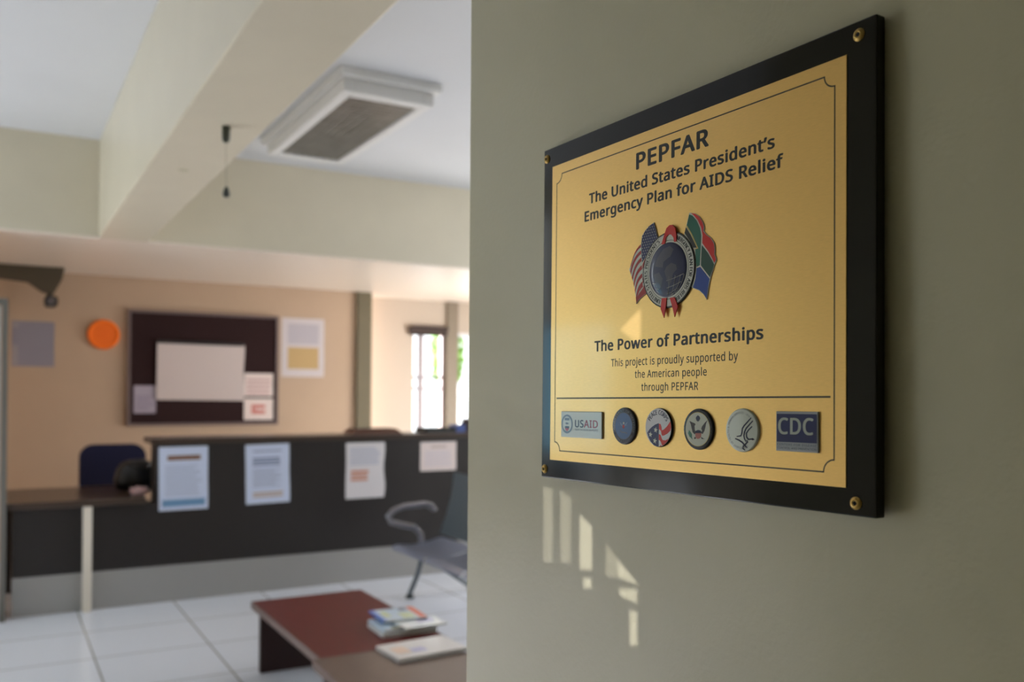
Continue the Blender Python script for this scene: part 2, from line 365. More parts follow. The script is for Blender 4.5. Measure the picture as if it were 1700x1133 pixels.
# reception window in the recess: real glass, sky and a tree outside
w1 = bpy.data.objects.new('window_1', None); C.objects.link(w1); w1.location = (WX0, YR+0.06, WZ0); struct(w1)
GREYF = mat('pinkish_grey_frame', (164, 150, 152), 0.4)
f = MB(); W, Hh = WX1-WX0, WZ1-WZ0
f.box((0, 0, 0), (0.03, 0.05, Hh)).box((W-0.02, 0, 0), (W, 0.05, Hh)).box((0.03, 0, 0), (W-0.02, 0.05, 0.03)).box((0.03, 0, Hh-0.03), (W-0.02, 0.05, Hh)); f.build('window_frame', GREYF, w1)
MB().box((0.10, -0.01, 0.03), (0.15, 0.04, Hh-0.03)).build('mullion', GREYF, w1)
MB().box((0.03, 0.0, 0.655), (W-0.02, 0.03, 0.685)).build('glazing_bar', mat('grey_bar', (92, 84, 88), 0.4), w1)
MB().box((0.03, 0.0, 0.535), (W-0.02, 0.03, 0.56)).build('glazing_bar', mat('pink_grey_bar', (130, 112, 116), 0.4), w1)
gl = CLEAR
MB().box((0.03, 0.015, 0.03), (W-0.02, 0.018, Hh-0.03)).build('pane', gl, w1)
w2 = bpy.data.objects.new('window_2', None); C.objects.link(w2); w2.location = (4.50, YR+0.06, WZ0); struct(w2)
f = MB(); f.box((0, 0, 0), (0.04, 0.05, 1.18)).box((0.76, 0, 0), (0.80, 0.05, 1.18)).box((0.04, 0, 0), (0.76, 0.05, 0.04)).box((0.04, 0, 1.14), (0.76, 0.05, 1.18)); f.build('window_frame', WHITE_ALU, w2)
MB().box((0.04, 0.015, 0.04), (0.76, 0.018, 1.14)).build('pane', gl, w2)
bl = empty('window_blind', (WX0-0.06, YR-0.06, 2.08), 'dark brown rolled-up blind above the bright far window', 'blind')
MB().tube([(0, 0.03, 0.075), (W+0.06, 0.03, 0.075)], 0.028, 16).build('roller', mat('dark_brown_blind', (52, 36, 30), 0.7), bl, smooth=40)
b = MB(); b.box((0.0, 0.025, 0.0), (W+0.06, 0.035, 0.07), 0.003); b.build('blind_fabric', mat('dark_brown_blind', (52, 36, 30), 0.7), bl)
tree = empty('tree', (5.42, 11.2, 0), 'slim bright green tree outside the far window', 'tree')
random.seed(4)
lf = MB(); GREEN = mat('tree_leaf', (128, 176, 78), 0.6, vary=0.3, vscale=5)
for i in range(1500):
    a = random.uniform(0, 6.283); z = random.uniform(-1, 1); rr_ = 0.23*random.random()**0.4
    cx = rr_*math.cos(a)*math.sqrt(1-z*z); cy = rr_*math.sin(a)*math.sqrt(1-z*z); cz = 2.05 + 0.6*z
    u = Vector((random.uniform(-1,1), random.uniform(-1,1), random.uniform(-1,1))).normalized(); v = u.orthogonal().normalized(); s_ = random.uniform(0.04, 0.08)
    c0 = Vector((cx, cy, cz))
    lf.face([lf.bm.verts.new(c0 - u*s_), lf.bm.verts.new(c0 + v*s_*0.45), lf.bm.verts.new(c0 + u*s_), lf.bm.verts.new(c0 - v*s_*0.45)])
lf.build('foliage', GREEN, tree)
MB().tube([(0, 0, 0), (0.03, 0.02, 0.9), (-0.02, 0, 1.7), (0.02, 0, 2.3)], [0.05, 0.045, 0.04, 0.02], 10).build('trunk', mat('bark', (92, 74, 56), 0.9, bump=0.5), tree, smooth=40)
struct(MB().box((2.0, YR+0.21, -0.1), (8, 15, 0)).build('floor_outside', mat('pale_paving', (205, 200, 190), 0.8)))

# steel door frame at the far left, glazed leaf
dr = bpy.data.objects.new('door_1', None); C.objects.link(dr); dr.location = (-0.45, 6.44, 0); struct(dr)
f = MB(); f.box((0.482, 0, 0), (0.515, 0.08, 2.03)).box((-0.5, 0, 0), (-0.46, 0.08, 2.03)).box((-0.46, 0, 1.99), (0.482, 0.08, 2.03)); f.build('door_frame', STEEL, dr)
f = MB(); f.box((-0.45, 0.02, 0.01), (-0.37, 0.06, 1.98)).box((0.40, 0.02, 0.01), (0.475, 0.06, 1.98)).box((-0.37, 0.02, 0.01), (0.40, 0.06, 0.2)).box((-0.37, 0.02, 1.88), (0.40, 0.06, 1.98)).box((-0.37, 0.02, 0.95), (0.40, 0.06, 1.03)); f.build('door_leaf', mat('pale_grey_door', (176, 176, 172), 0.5), dr)
MB().box((-0.37, 0.038, 0.2), (0.40, 0.042, 1.88)).build('pane', gl, dr)

# ------------------------------------------------------------------ the plaque
def mm(l): return [(a/1000, b/1000) for a, b in l]
D = {
'us_base':[[181.21,245.98],[174.64,243.78],[169.23,240.51],[164.57,236.04],[163.54,228.87],[157.54,225.03],[152.0,216.31],[149.95,211.29],[146.42,206.96],[148.42,203.0],[151.4,197.35],[153.88,191.79],[155.06,186.4],[156.41,179.95],[157.28,173.36],[161.22,176.86],[167.5,179.9],[174.0,182.55],[184.37,185.36],[190.2,205.06],[186.97,229.98],[184.65,236.48]],
'us_canton':[[181.22,245.57],[174.64,243.47],[169.55,240.15],[165.04,235.65],[164.16,229.3],[164.43,218.81],[165.29,211.18],[168.72,214.06],[174.85,221.5],[180.94,226.8],[186.98,229.47],[184.34,236.53],[182.62,242.45]],
'us_red':[[[149.95,211.29],[151.2,215.37],[152.85,218.98],[154.9,222.11],[157.34,224.75],[160.17,226.91],[163.38,228.58],[163.41,225.84],[159.83,224.14],[156.63,221.96],[153.83,219.27],[151.43,216.09],[149.43,212.42],[147.85,208.26]],[[148.04,204.8],[149.61,209.06],[151.6,212.83],[153.99,216.09],[156.78,218.86],[159.97,221.12],[163.54,222.88],[163.7,219.63],[160.3,217.85],[157.28,215.59],[154.65,212.83],[152.42,209.57],[150.59,205.82],[149.17,201.58]],[[150.53,198.65],[151.77,202.76],[153.42,206.4],[155.46,209.56],[157.89,212.25],[160.71,214.45],[163.91,216.18],[164.22,212.67],[161.2,211.0],[158.56,208.87],[156.31,206.27],[154.44,203.21],[152.96,199.69],[151.87,195.71]],[[153.09,192.73],[154.06,196.5],[155.41,199.84],[157.15,202.73],[159.27,205.19],[161.77,207.2],[164.65,208.77],[164.96,204.89],[162.21,203.4],[159.82,201.49],[157.81,199.16],[156.18,196.4],[154.94,193.22],[154.08,189.62]],[[154.94,186.22],[155.72,189.71],[156.88,192.79],[158.41,195.47],[160.32,197.73],[162.61,199.57],[165.25,201.01],[165.55,197.33],[163.0,195.9],[160.81,194.07],[158.98,191.83],[157.54,189.19],[156.46,186.14],[155.77,182.69]],[[156.6,178.79],[157.22,182.24],[158.22,185.3],[159.59,187.95],[161.33,190.2],[163.43,192.05],[165.9,193.5],[166.47,188.32],[164.05,186.86],[161.99,185.0],[160.3,182.73],[158.97,180.07],[158.02,177.01],[157.44,173.55]],[[157.28,173.57],[156.92,177.28],[161.16,182.62],[167.42,187.7],[172.86,188.15],[174.46,182.81],[167.49,180.1],[161.22,177.07]],[[177.92,223.12],[171.79,217.79],[165.94,209.22],[165.37,204.08],[168.0,207.91],[173.39,213.43],[177.98,216.93]],[[174.96,211.15],[168.82,203.65],[165.77,195.69],[166.44,191.45],[169.66,197.32],[175.03,203.91]],[[175.08,198.74],[169.71,193.16],[166.79,187.25],[168.99,187.01],[175.14,192.54]]],
'sa_base':[[227.25,246.81],[234.13,244.8],[239.58,241.41],[243.64,235.89],[245.54,231.05],[244.63,227.84],[248.64,224.03],[253.26,220.93],[257.2,215.58],[258.27,210.5],[257.91,205.83],[260.13,201.27],[257.71,197.15],[255.41,191.95],[252.85,186.09],[250.94,178.23],[248.77,168.45],[245.43,172.88],[240.06,176.79],[233.27,179.44],[229.14,181.54],[224.84,200.62],[221.12,229.16]],
'sa_red':[[229.33,245.95],[234.13,244.51],[239.31,241.07],[243.24,235.76],[245.01,231.14],[244.1,227.73],[248.11,223.74],[252.74,220.63],[256.68,215.47],[257.75,210.58],[257.39,205.9],[259.49,201.36],[257.57,198.49],[255.08,202.9],[250.45,209.53],[243.24,217.67],[243.59,224.16],[241.8,231.38],[237.71,238.35],[232.78,243.38]],
'sa_green':[[227.12,245.16],[231.13,243.48],[236.36,238.19],[240.33,231.24],[241.99,224.41],[241.64,217.24],[241.03,208.17],[240.43,198.81],[236.53,197.95],[235.54,203.12],[234.78,213.41],[238.43,213.85],[230.99,227.11],[224.14,236.05],[225.63,240.71]],
'sa_black':[[223.18,234.44],[228.78,227.26],[236.54,214.61],[232.31,215.22],[227.44,222.78],[221.54,229.79]],
'sa_yellow':[[223.86,236.1],[224.56,235.99],[230.98,227.31],[238.71,213.71],[234.37,213.46],[234.09,214.28],[236.81,214.57],[229.47,227.16],[223.45,234.99]],
'sa_dkgreen':[[242.72,216.02],[250.2,208.04],[254.83,201.51],[257.32,197.39],[255.15,192.17],[252.58,186.98],[246.88,193.0],[241.77,198.63],[242.11,208.02]],
'sa_blue':[[236.67,196.97],[240.98,197.39],[246.35,191.92],[252.06,185.71],[250.41,178.28],[248.63,169.13],[245.16,173.48],[239.78,177.69],[232.17,180.43],[235.25,187.65]],
'rib_top':[[193.49,223.63],[196.39,230.48],[200.01,237.47],[203.94,239.54],[208.0,239.06],[211.18,235.94],[212.67,229.93],[212.72,223.46],[209.86,223.59],[209.1,227.5],[206.19,230.75],[202.55,231.32],[199.21,229.03],[197.93,223.67]],
'rib_l':[[194.24,174.85],[200.57,174.53],[199.9,167.57],[197.36,156.73],[192.84,165.17]],
'rib_r':[[204.8,174.12],[211.0,174.01],[215.06,165.21],[211.14,156.44],[208.93,163.77]],
'pc_blue':[[191.14,62.0],[191.34,40.48],[188.62,40.61],[184.96,41.77],[180.64,44.88],[177.2,49.1],[175.92,52.99],[178.69,55.96],[182.36,58.53],[186.61,60.68]],
'pc_red1':[[191.45,61.6],[193.55,61.24],[194.77,58.82],[195.4,55.59],[198.07,56.47],[202.19,59.4],[205.67,63.1],[207.12,64.74],[208.59,62.36],[209.09,58.37],[206.32,55.49],[202.83,52.97],[198.71,51.23],[196.34,50.75],[195.13,51.93],[194.21,55.15],[191.49,56.71]],
'pc_red2':[[191.53,52.22],[193.64,51.48],[194.86,49.08],[196.37,46.9],[200.53,46.85],[205.22,47.82],[208.24,49.73],[206.98,47.08],[204.08,44.16],[200.57,42.01],[197.92,40.68],[195.82,42.21],[194.6,44.6],[193.09,46.58],[191.58,46.93]],
'pc_red3':[[192.24,41.05],[193.73,42.21],[195.53,41.19],[194.64,40.54],[192.84,40.55]],
'pc_stars':[[187.27,55.78],[180.27,51.47],[186.27,45.92]],
'st_wl':[[230.7,64.77],[232.38,61.67],[233.51,58.19],[234.63,55.1],[237.39,53.24],[238.19,55.21],[237.08,57.5],[236.78,60.6],[238.14,61.99],[236.77,62.94],[234.02,63.66]],
'st_wr':[[252.07,65.73],[249.17,63.57],[245.99,60.43],[244.93,58.48],[246.01,56.97],[244.95,54.63],[246.57,53.91],[248.68,56.66],[249.72,59.75],[250.5,62.83]],
'st_chief':[[237.38,54.41],[238.18,56.37],[240.89,57.22],[243.86,56.91],[245.49,55.42],[245.22,54.64]],
'st_shield':[[237.92,54.42],[244.95,54.63],[244.71,51.55],[243.37,50.15],[240.95,49.49],[238.77,50.19],[237.94,51.71]],
'st_glory':[[240.8,69.79],[242.7,68.85],[243.52,67.32],[242.45,65.18],[240.84,64.37],[239.2,65.31],[238.37,67.24],[239.18,68.8]],
'st_olive':[[230.21,56.93],[231.88,55.41],[233.82,53.13],[233.56,51.18],[234.41,48.87],[232.47,50.36],[230.81,51.08],[229.12,54.16]],
'st_arrow':[[244.71,51.55],[247.13,50.28],[249.26,49.78],[245.53,49.65]],
'st_arrowl':[[237.13,51.29],[236.32,49.32],[238.5,49.6],[238.5,50.56]],
'hhs':[[[300.44,68.58],[296.97,65.38],[293.15,62.15],[291.24,59.67],[290.62,55.76],[289.66,53.78],[285.11,53.05]],[[302.34,66.21],[298.88,63.25],[295.09,59.77],[293.5,56.82],[292.88,53.88],[293.53,51.48],[295.14,49.11]],[[301.42,61.62],[297.64,58.63],[295.43,55.91],[295.76,53.01],[297.68,51.14],[300.84,51.5],[303.66,51.36]],[[283.48,51.37],[287.41,50.29],[291.3,48.48],[293.88,46.15],[296.44,44.33]],[[295.77,50.59],[296.74,49.17],[294.52,47.15],[292.28,45.6],[291.97,43.65],[294.22,42.29]]]}
pq = empty('commemorative_plaque', (0, 0, 0), 'gold plaque in a black board screwed to the near olive cream wall', 'plaque')
AX = Vector((0.04486882, -0.99891253, 0.01267067)); AY = Vector((0.01110344, 0.01318132, 0.99985147)); AZ = AX.cross(AY)
O = Vector((0.51198245, 0.82314478, 1.37349304))
pq.matrix_world = Matrix(((AX.x, AY.x, AZ.x, O.x), (AX.y, AY.y, AZ.y, O.y), (AX.z, AY.z, AZ.z, O.z), (0, 0, 0, 1)))
PW, PH = 0.4119, 0.3552
BLACK = mat('gloss_black_acrylic', (9, 10, 11), 0.10, spec=0.35)
GOLD = mat('brushed_gold', (233, 191, 114), 0.36, 0.75, vary=0.05, vscale=40, coat=0.35, coat_rough=0.08, stretch=(4, 60, 4))
INK = mat('black_ink', (16, 17, 16), 0.45)
BRASS = mat('brass_screw', (190, 158, 88), 0.35, 0.8); DARKHOLE = mat('dark_recess', (14, 12, 10), 0.8)
MB().box((0, 0, -0.010), (PW, PH, 0), 0.0012).build('backing_board', BLACK, pq)
for (x, y) in ((0.02, 0.02), (PW-0.02, 0.02)):
    MB().lathe([(0, -0.016), (0.006, -0.016), (0.006, -0.010), (0, -0.010)], (x, y, 0), 16).build('spacer', BLACK, pq)
plate = MB().box((0.0172, 0.0196, 0), (0.3876, 0.3336, 0.0008), 0.0003).build('gold_plate', GOLD, pq)
T0, T1 = 0.0008, 0.00086
# border with scooped corners
bx0, bx1, by0, by1, nr = 0.0257, 0.3775, 0.0298, 0.3229, 0.0092
pts = []
for cx_, cy_, a0 in ((bx0, by0, 90), (bx1, by0, 180), (bx1, by1, 270), (bx0, by1, 0)):
    for k in range(9):
        a = math.radians(a0 - 90*k/8); pts.append((cx_+nr*math.cos(a), cy_+nr*math.sin(a)))
MB().ribbon(pts, 0.0011, T0, T1, True).build('border_line', INK, plate)
MB().box((0.0285, 0.0843, T0), (0.3743, 0.0857, T1)).build('divider_line', INK, plate)
for nm, txt, x0, x1, base, cap, bold in (
    ('title_lettering', 'PEPFAR', 154.6, 249.8, 300.2, 15.9, 0.066),
    ('heading_lettering', 'The United States President\u2019s', 82.0, 321.6, 281.3, 10.6, 0.066),
    ('heading_lettering', 'Emergency Plan for AIDS Relief', 74.9, 330.1, 264.3, 10.5, 0.066),
    ('motto_lettering', 'The Power of Partnerships', 92.9, 310.7, 131.2, 10.7, 0.066),
    ('credit_lettering', 'This project is proudly supported by', 119.5, 283.9, 115.5, 7.3, 0.018),
    ('credit_lettering', 'the American people', 154.9, 248.5, 103.7, 7.0, 0.018),
    ('credit_lettering', 'through PEPFAR', 164.3, 238.5, 91.5, 7.1, 0.018)):
    t = MB(); text_line(t, txt, x0/1000, x1/1000, base/1000, cap/1000, T1, bold); t.build(nm, INK, plate)
for x, y in ((0.0062, 0.3446), (0.0068, 0.0091), (0.3975, 0.3447), (0.3955, 0.0093)):
    s = MB().lathe([(0.0047, 0), (0.0047, 0.0006), (0.0036, 0.0018), (0.0024, 0.0021), (0.0015, 0.0016)], (x, y, 0), 24).build('screw', BRASS, pq, smooth=40)
    m_ = MB().use(DARKHOLE).box((x-0.0016, y-0.0005, 0.0012), (x+0.0016, y+0.0005, 0.00175)).box((x-0.0005, y-0.0016, 0.0012), (x+0.0005, y+0.0016, 0.0018)).lathe([(0.0017, 0.0014), (0, 0.0014)], (x, y, 0), 12)
    m_.build('screw_slot', DARKHOLE, s)

# enamels
def enamel(n, c, r=0.35, met=0.0): return mat('enamel_'+n, c, r, met, coat=0.3, coat_rough=0.06, spec=0.3)
SILVER = enamel('silver', (200, 199, 188), 0.4, 0.2); NAVY = enamel('navy', (34, 42, 92)); RED = enamel('red', (212, 30, 18)); DRED = enamel('dark_red', (172, 30, 26))
BLUE = enamel('blue', (18, 66, 156)); GREEN_L = enamel('green', (18, 104, 84)); GREEN_D = enamel('dark_green', (14, 72, 56)); BLK = enamel('black', (22, 24, 24)); YEL = enamel('yellow', (196, 180, 110))
OCEAN = enamel('ocean', (40, 46, 82)); LAND = enamel('land', (78, 80, 96)); STEELBLUE = enamel('steel_blue', (70, 104, 156))
Z = 0.0008
# emblem: two flags, globe, ring and ribbon
em = MB().use(BLK).disc((0.2012, 0.1997), 0.0343, Z, Z+0.0014).build('emblem', None, pq)
fl = MB(); fl.use(SILVER).prism(mm(D['us_base']), Z, Z+0.0008)
fl.use(DRED)
for r in D['us_red']: fl.prism(mm(r), Z+0.0008, Z+0.0009)
fl.use(NAVY).prism(mm(D['us_canton']), Z+0.0009, Z+0.0010)
fl.use(SILVER)
cn = mm(D['us_canton'])
def inside(p, poly):
    c = False; j = len(poly)-1
    for i in range(len(poly)):
        if (poly[i][1] > p[1]) != (poly[j][1] > p[1]) and p[0] < (poly[j][0]-poly[i][0])*(p[1]-poly[i][1])/(poly[j][1]-poly[i][1]) + poly[i][0]: c = not c
        j = i
    return c
ax = [p[0] for p in cn]; ay = [p[1] for p in cn]; k = 0
yy = min(ay)
while yy < max(ay):
    xx = min(ax) + (0.0015 if k % 2 else 0)
    while xx < max(ax):
        if inside((xx, yy), cn): fl.disc((xx, yy), 0.0005, Z+0.0010, Z+0.00105, 6)
        xx += 0.003
    yy += 0.0026; k += 1
fl.build('flag', None, em)['label'] = 'flag with stars and red and white stripes'
fl = MB(); fl.use(SILVER).prism(mm(D['sa_base']), Z, Z+0.0008)
for key, m_, h in (('sa_red', RED, 0.9), ('sa_green', GREEN_L, 0.9), ('sa_dkgreen', GREEN_D, 0.9), ('sa_blue', BLUE, 0.9), ('sa_black', BLK, 1.0), ('sa_yellow', YEL, 1.05)):
    fl.use(m_).prism(mm(D[key]), Z+0.0008, Z+h/1000)
fl.build('flag', None, em)['label'] = 'green, red, black and blue flag'
ec = (0.2014, 0.1997)
rg = MB().use(SILVER).ring(ec, 0.0288, 0.0092, Z+0.0012, Z+0.0018)
rg.use(BLK).ring(ec, 0.0331, 0.0004, Z+0.0018, Z+0.0019).ring(ec, 0.0265, 0.0004, Z+0.0018, Z+0.0019)
rg.build('ring', None, em)
t = MB(); text_arc(t, 'UNITED STATES PRESIDENT\u2019S', ec, 0.0279, 250, 112, 0.0038, Z+0.00192, 0.06)
text_arc(t, 'EMERGENCY PLAN FOR AIDS RELIEF', ec, 0.0279, 72, -70, 0.0038, Z+0.00192, 0.06)
t.build('ring_lettering', INK, em)
gb_ = MB(); GR = 0.0246
gb_.use(SILVER).disc(ec, 0.0252, Z+0.0012, Z+0.0020)
prof = [(GR*math.cos(a), Z+0.0020+0.0016*math.sin(a)) for a in [math.radians(k) for k in range(0, 91, 10)]]
prof[-1] = (0, prof[-1][1])
gb_.use(OCEAN).lathe(prof, (ec[0], ec[1], 0), 48)
def gz(x, y):
    r = math.hypot(x, y)/GR; return Z+0.0020+0.0016*math.sqrt(max(0, 1-r*r))
def gline(pts, w, m_):
    gb_.use(m_); L = []
    for x, y in pts:
        if math.hypot(x, y) < GR*0.985: L.append((ec[0]+x, ec[1]+y, gz(x, y)+0.00002))
    if len(L) > 1: gb_.tube(L, w/2, 5)
for la in (-18, -35, -52, -70):
    y0 = GR*math.sin(math.radians(la)); hw = math.sqrt(GR*GR-y0*y0)
    gline([(hw*u/10, y0 - 0.004*(1-(u/10)**2)*0.6 + 0.0022*u/10) for u in range(0, 10)], 0.00035, SILVER)
    if la in (-35, -52): gline([(-hw*u/20, y0+0.004*u/20) for u in range(14, 20)], 0.00035, SILVER)
for lo in (8, 28, 48, 66):
    gline([(GR*math.sin(math.radians(lo))*math.cos(math.radians(p)), GR*math.sin(math.radians(p))) for p in range(-85, -8, 7)], 0.00035, SILVER)
def land(pts):
    gb_.use(LAND); c0 = (sum(p[0] for p in pts)/len(pts), sum(p[1] for p in pts)/len(pts))
    def V(p): return gb_.bm.verts.new((ec[0]+p[0]*GR, ec[1]+p[1]*GR, gz(p[0]*GR, p[1]*GR)+0.00015))
    N = 3
    def P(i, k): q = pts[i % len(pts)]; f_ = k/N; return (c0[0]+(q[0]-c0[0])*f_, c0[1]+(q[1]-c0[1])*f_)
    for i in range(len(pts)):
        gb_.face([V(c0), V(P(i, 1)), V(P(i+1, 1))])
        for k in range(1, N): gb_.face([V(P(i, k)), V(P(i, k+1)), V(P(i+1, k+1)), V(P(i+1, k))])
land([(-0.62, 0.20), (-0.5, 0.5), (-0.2, 0.78), (0.15, 0.85), (0.35, 0.7), (0.2, 0.45), (0.05, 0.40), (-0.15, 0.30), (-0.2, 0.1), (-0.45, 0.15)])
land([(0.0, 0.10), (0.25, 0.22), (0.5, 0.12), (0.55, -0.05), (0.35, -0.18), (0.25, -0.5), (0.12, -0.62), (0.02, -0.35), (-0.1, -0.05)])
land([(-0.7, -0.1), (-0.4, -0.05), (-0.2, -0.3), (-0.3, -0.6), (-0.5, -0.75), (-0.6, -0.45)])
gb_.build('globe', None, em, smooth=30)
for nm, k in (('ribbon_loop', 'rib_top'), ('ribbon_tail', 'rib_l'), ('ribbon_tail', 'rib_r')): MB().use(RED).prism(mm(D[k]), Z+0.0018, Z+0.0026).build(nm, None, em)

# agency badges, domed
def badge_round(c, r, m_, h=0.0022):
    b_ = MB().use(m_); e = 0.0013
    pr = [(r, Z), (r, Z+h-e)] + [(r-e+e*math.cos(a), Z+h-e+e*math.sin(a)) for a in [math.radians(k) for k in range(15, 91, 15)]] + [(0, Z+h+0.0002)]
    return b_.lathe(pr, (c[0], c[1], 0), 48)
TB = Z+0.0024
def star(mb, c, r, z0, z1, rot=90):
    mb.prism([(c[0]+(r if k % 2 == 0 else r*0.42)*math.cos(math.radians(rot+36*k)), c[1]+(r if k % 2 == 0 else r*0.42)*math.sin(math.radians(rot+36*k))) for k in range(10)], z0, z1)
# USAID
bd = MB().use(SILVER).box((0.0394, 0.0446, Z), (0.1080, 0.0714, Z+0.0018), 0.0007).build('agency_badge', None, pq)
zt = Z+0.0018
se = MB().use(enamel('seal_grey', (120, 124, 134))).ring((0.0502, 0.0583), 0.0088, 0.0020, zt, zt+0.0001); GREYB = enamel('grey_blue', (112, 118, 128))
se.use(GREYB).box((0.0462, 0.0620, zt), (0.0542, 0.0646, zt+0.0001)); se.prism([(0.0470, 0.0592), (0.0490, 0.0600), (0.0514, 0.0596), (0.0534, 0.0590), (0.0518, 0.0580), (0.0488, 0.0578)], zt, zt+0.0001)
se.use(enamel('charcoal_seal', (58, 58, 66))).box((0.0466, 0.0541, zt), (0.0539, 0.0560, zt+0.0001)); se.use(DRED).prism([(0.0465, 0.0541), (0.0539, 0.0541), (0.0525, 0.0518), (0.0502, 0.0507), (0.0479, 0.0518)], zt, zt+0.0001)
se.build('seal', None, bd)
NAVYT = enamel('navy_letter', (26, 32, 62)); REDT = enamel('red_letter', (168, 30, 40))
t = MB(); text_line(t, 'US', 0.0640, 0.0785, 0.0552, 0.0076, zt+0.0001, 0.045); t.build('badge_lettering', NAVYT, bd)
t = MB(); text_line(t, 'AID', 0.0790, 0.1018, 0.0552, 0.0076, zt+0.0001, 0.045); t.build('badge_lettering', REDT, bd)
t = MB(); text_line(t, 'FROM THE AMERICAN PEOPLE', 0.0642, 0.1018, 0.0520, 0.0019, zt+0.0001, 0.0); t.build('badge_lettering', enamel('violet_letter', (96, 84, 112)), bd)
# defence
c = (0.1420, 0.0583); bd = badge_round(c, 0.0176, enamel('deep_navy', (26, 30, 50))).build('agency_badge', None, pq, smooth=40)
se = MB().use(GREYB).ring(c, 0.0128, 0.0004, TB, TB+0.0001); se.use(STEELBLUE).disc(c, 0.0124, TB, TB+0.0001)
se.use(enamel('pale_blue', (120, 150, 190))).prism([(c[0]-0.0060, c[1]+0.0042), (c[0]-0.0016, c[1]+0.0016), (c[0]-0.0012, c[1]-0.0008), (c[0]-0.0040, c[1]+0.0006)], TB+0.0001, TB+0.0002).prism([(c[0]+0.0060, c[1]+0.0042), (c[0]+0.0016, c[1]+0.0016), (c[0]+0.0012, c[1]-0.0008), (c[0]+0.0040, c[1]+0.0006)], TB+0.0001, TB+0.0002)
se.use(SILVER).disc((c[0]+0.0002, c[1]+0.0028), 0.0010, TB+0.0001, TB+0.0002, 12)
se.use(DRED).prism([(c[0]-0.0018, c[1]+0.0010), (c[0]+0.0018, c[1]+0.0010), (c[0]+0.0015, c[1]-0.0012), (c[0], c[1]-0.0024), (c[0]-0.0015, c[1]-0.0012)], TB+0.0001, TB+0.0002)
se.use(GREYB).ribbon([(c[0]-0.0050, c[1]-0.0045), (c[0]-0.0020, c[1]-0.0060), (c[0]+0.0020, c[1]-0.0060), (c[0]+0.0055, c[1]-0.0070)], 0.0008, TB+0.0001, TB+0.0002)
se.build('seal', None, bd)
t = MB(); text_arc(t, 'DEPARTMENT OF DEFENSE', c, 0.0136, 205, -25, 0.0022, TB+0.0001); text_arc(t, 'UNITED STATES OF AMERICA', c, 0.0136, 325, 215, 0.0020, TB+0.0001)
t.build('badge_lettering', enamel('dim_silver', (118, 120, 124)), bd)
# peace corps
c = (0.1904, 0.0580); bd = badge_round(c, 0.0177, BLK).build('agency_badge', None, pq, smooth=40)
def clip(poly, c, r): 
    return [(x, y) if math.hypot(x-c[0], y-c[1]) <= r else (c[0]+(x-c[0])*r/math.hypot(x-c[0], y-c[1]), c[1]+(y-c[1])*r/math.hypot(x-c[0], y-c[1])) for x, y in poly]
se = MB().use(enamel('pale_silver', (206, 204, 206), 0.4, 0.1)).disc(c, 0.0172, TB-0.0002, TB)
se.use(NAVY).prism(clip(mm(D['pc_blue']), c, 0.0171), TB, TB+0.0001); se.use(RED)
for k in ('pc_red1', 'pc_red2', 'pc_red3'): se.prism(clip(mm(D[k]), c, 0.0171), TB, TB+0.0001)
se.use(SILVER)
for p in mm(D['pc_stars']): star(se, p, 0.0028, TB+0.0001, TB+0.0002, 80)
se.build('seal', None, bd)
t = MB(); text_arc(t, 'PEACE CORPS', c, 0.0118, 152, 28, 0.0042, TB+0.0001, 0.04); t.build('badge_lettering', NAVYT, bd)
# eagle seal
c = (0.2405, 0.0578); bd = badge_round(c, 0.0177, enamel('charcoal', (30, 30, 36))).build('agency_badge', None, pq, smooth=40)
PALE = enamel('pale_grey', (188, 190, 174), 0.4, 0.1)
se = MB().use(YEL).disc(c, 0.0147, TB-0.0001, TB); se.use(PALE).disc(c, 0.0142, TB, TB+0.0001); BROWN = enamel('eagle_brown', (62, 54, 54))
se.use(BROWN)
for k in ('st_wl', 'st_wr', 'st_arrowl', 'st_arrow'): se.prism(mm(D[k]), TB+0.0001, TB+0.0002)
se.use(NAVYT).prism(mm(D['st_chief']), TB+0.0001, TB+0.0002).prism(mm(D['st_glory']), TB+0.0001, TB+0.0002)
se.use(enamel('shield_pink', (176, 104, 92))).prism(mm(D['st_shield']), TB+0.0001, TB+0.0002)
se.use(enamel('olive_leaf', (70, 128, 108))).prism(mm(D['st_olive']), TB+0.0001, TB+0.0002)
se.build('seal', None, bd)
t = MB(); text_arc(t, 'DEPARTMENT OF STATE', c, 0.0150, 200, -20, 0.0018, TB+0.0001); text_arc(t, 'UNITED STATES OF AMERICA', c, 0.0150, 325, 215, 0.0018, TB+0.0001)
t.build('badge_lettering', enamel('dark_grey_letter', (62, 62, 66)), bd)
# health
c = (0.2901, 0.0583); bd = badge_round(c, 0.0177, enamel('pale_green_silver', (204, 209, 198), 0.4, 0.12)).build('agency_badge', None, pq, smooth=40)
se = MB().use(NAVYT)
for i, l in enumerate(D['hhs']): 
    l = mm(l); se.ribbon(l, [0.0007 + 0.0007*math.sin(math.pi*min(1, (k+0.6)/len(l))) for k in range(len(l))], TB, TB+0.0001)
p = mm([D['hhs'][2][-1]])[0]; se.prism([(p[0]-0.0040, p[1]+0.0001), (p[0]-0.0018, p[1]+0.0011), (p[0]+0.0006, p[1]), (p[0]-0.0016, p[1]-0.0008)], TB, TB+0.0001)
se.build('seal', None, bd)
t = MB(); text_arc(t, 'DEPARTMENT OF HEALTH & HUMAN SERVICES \u00b7 USA', c, 0.0134, 300, 50, 0.0016, TB+0.0001); t.build('badge_lettering', GREYB, bd)
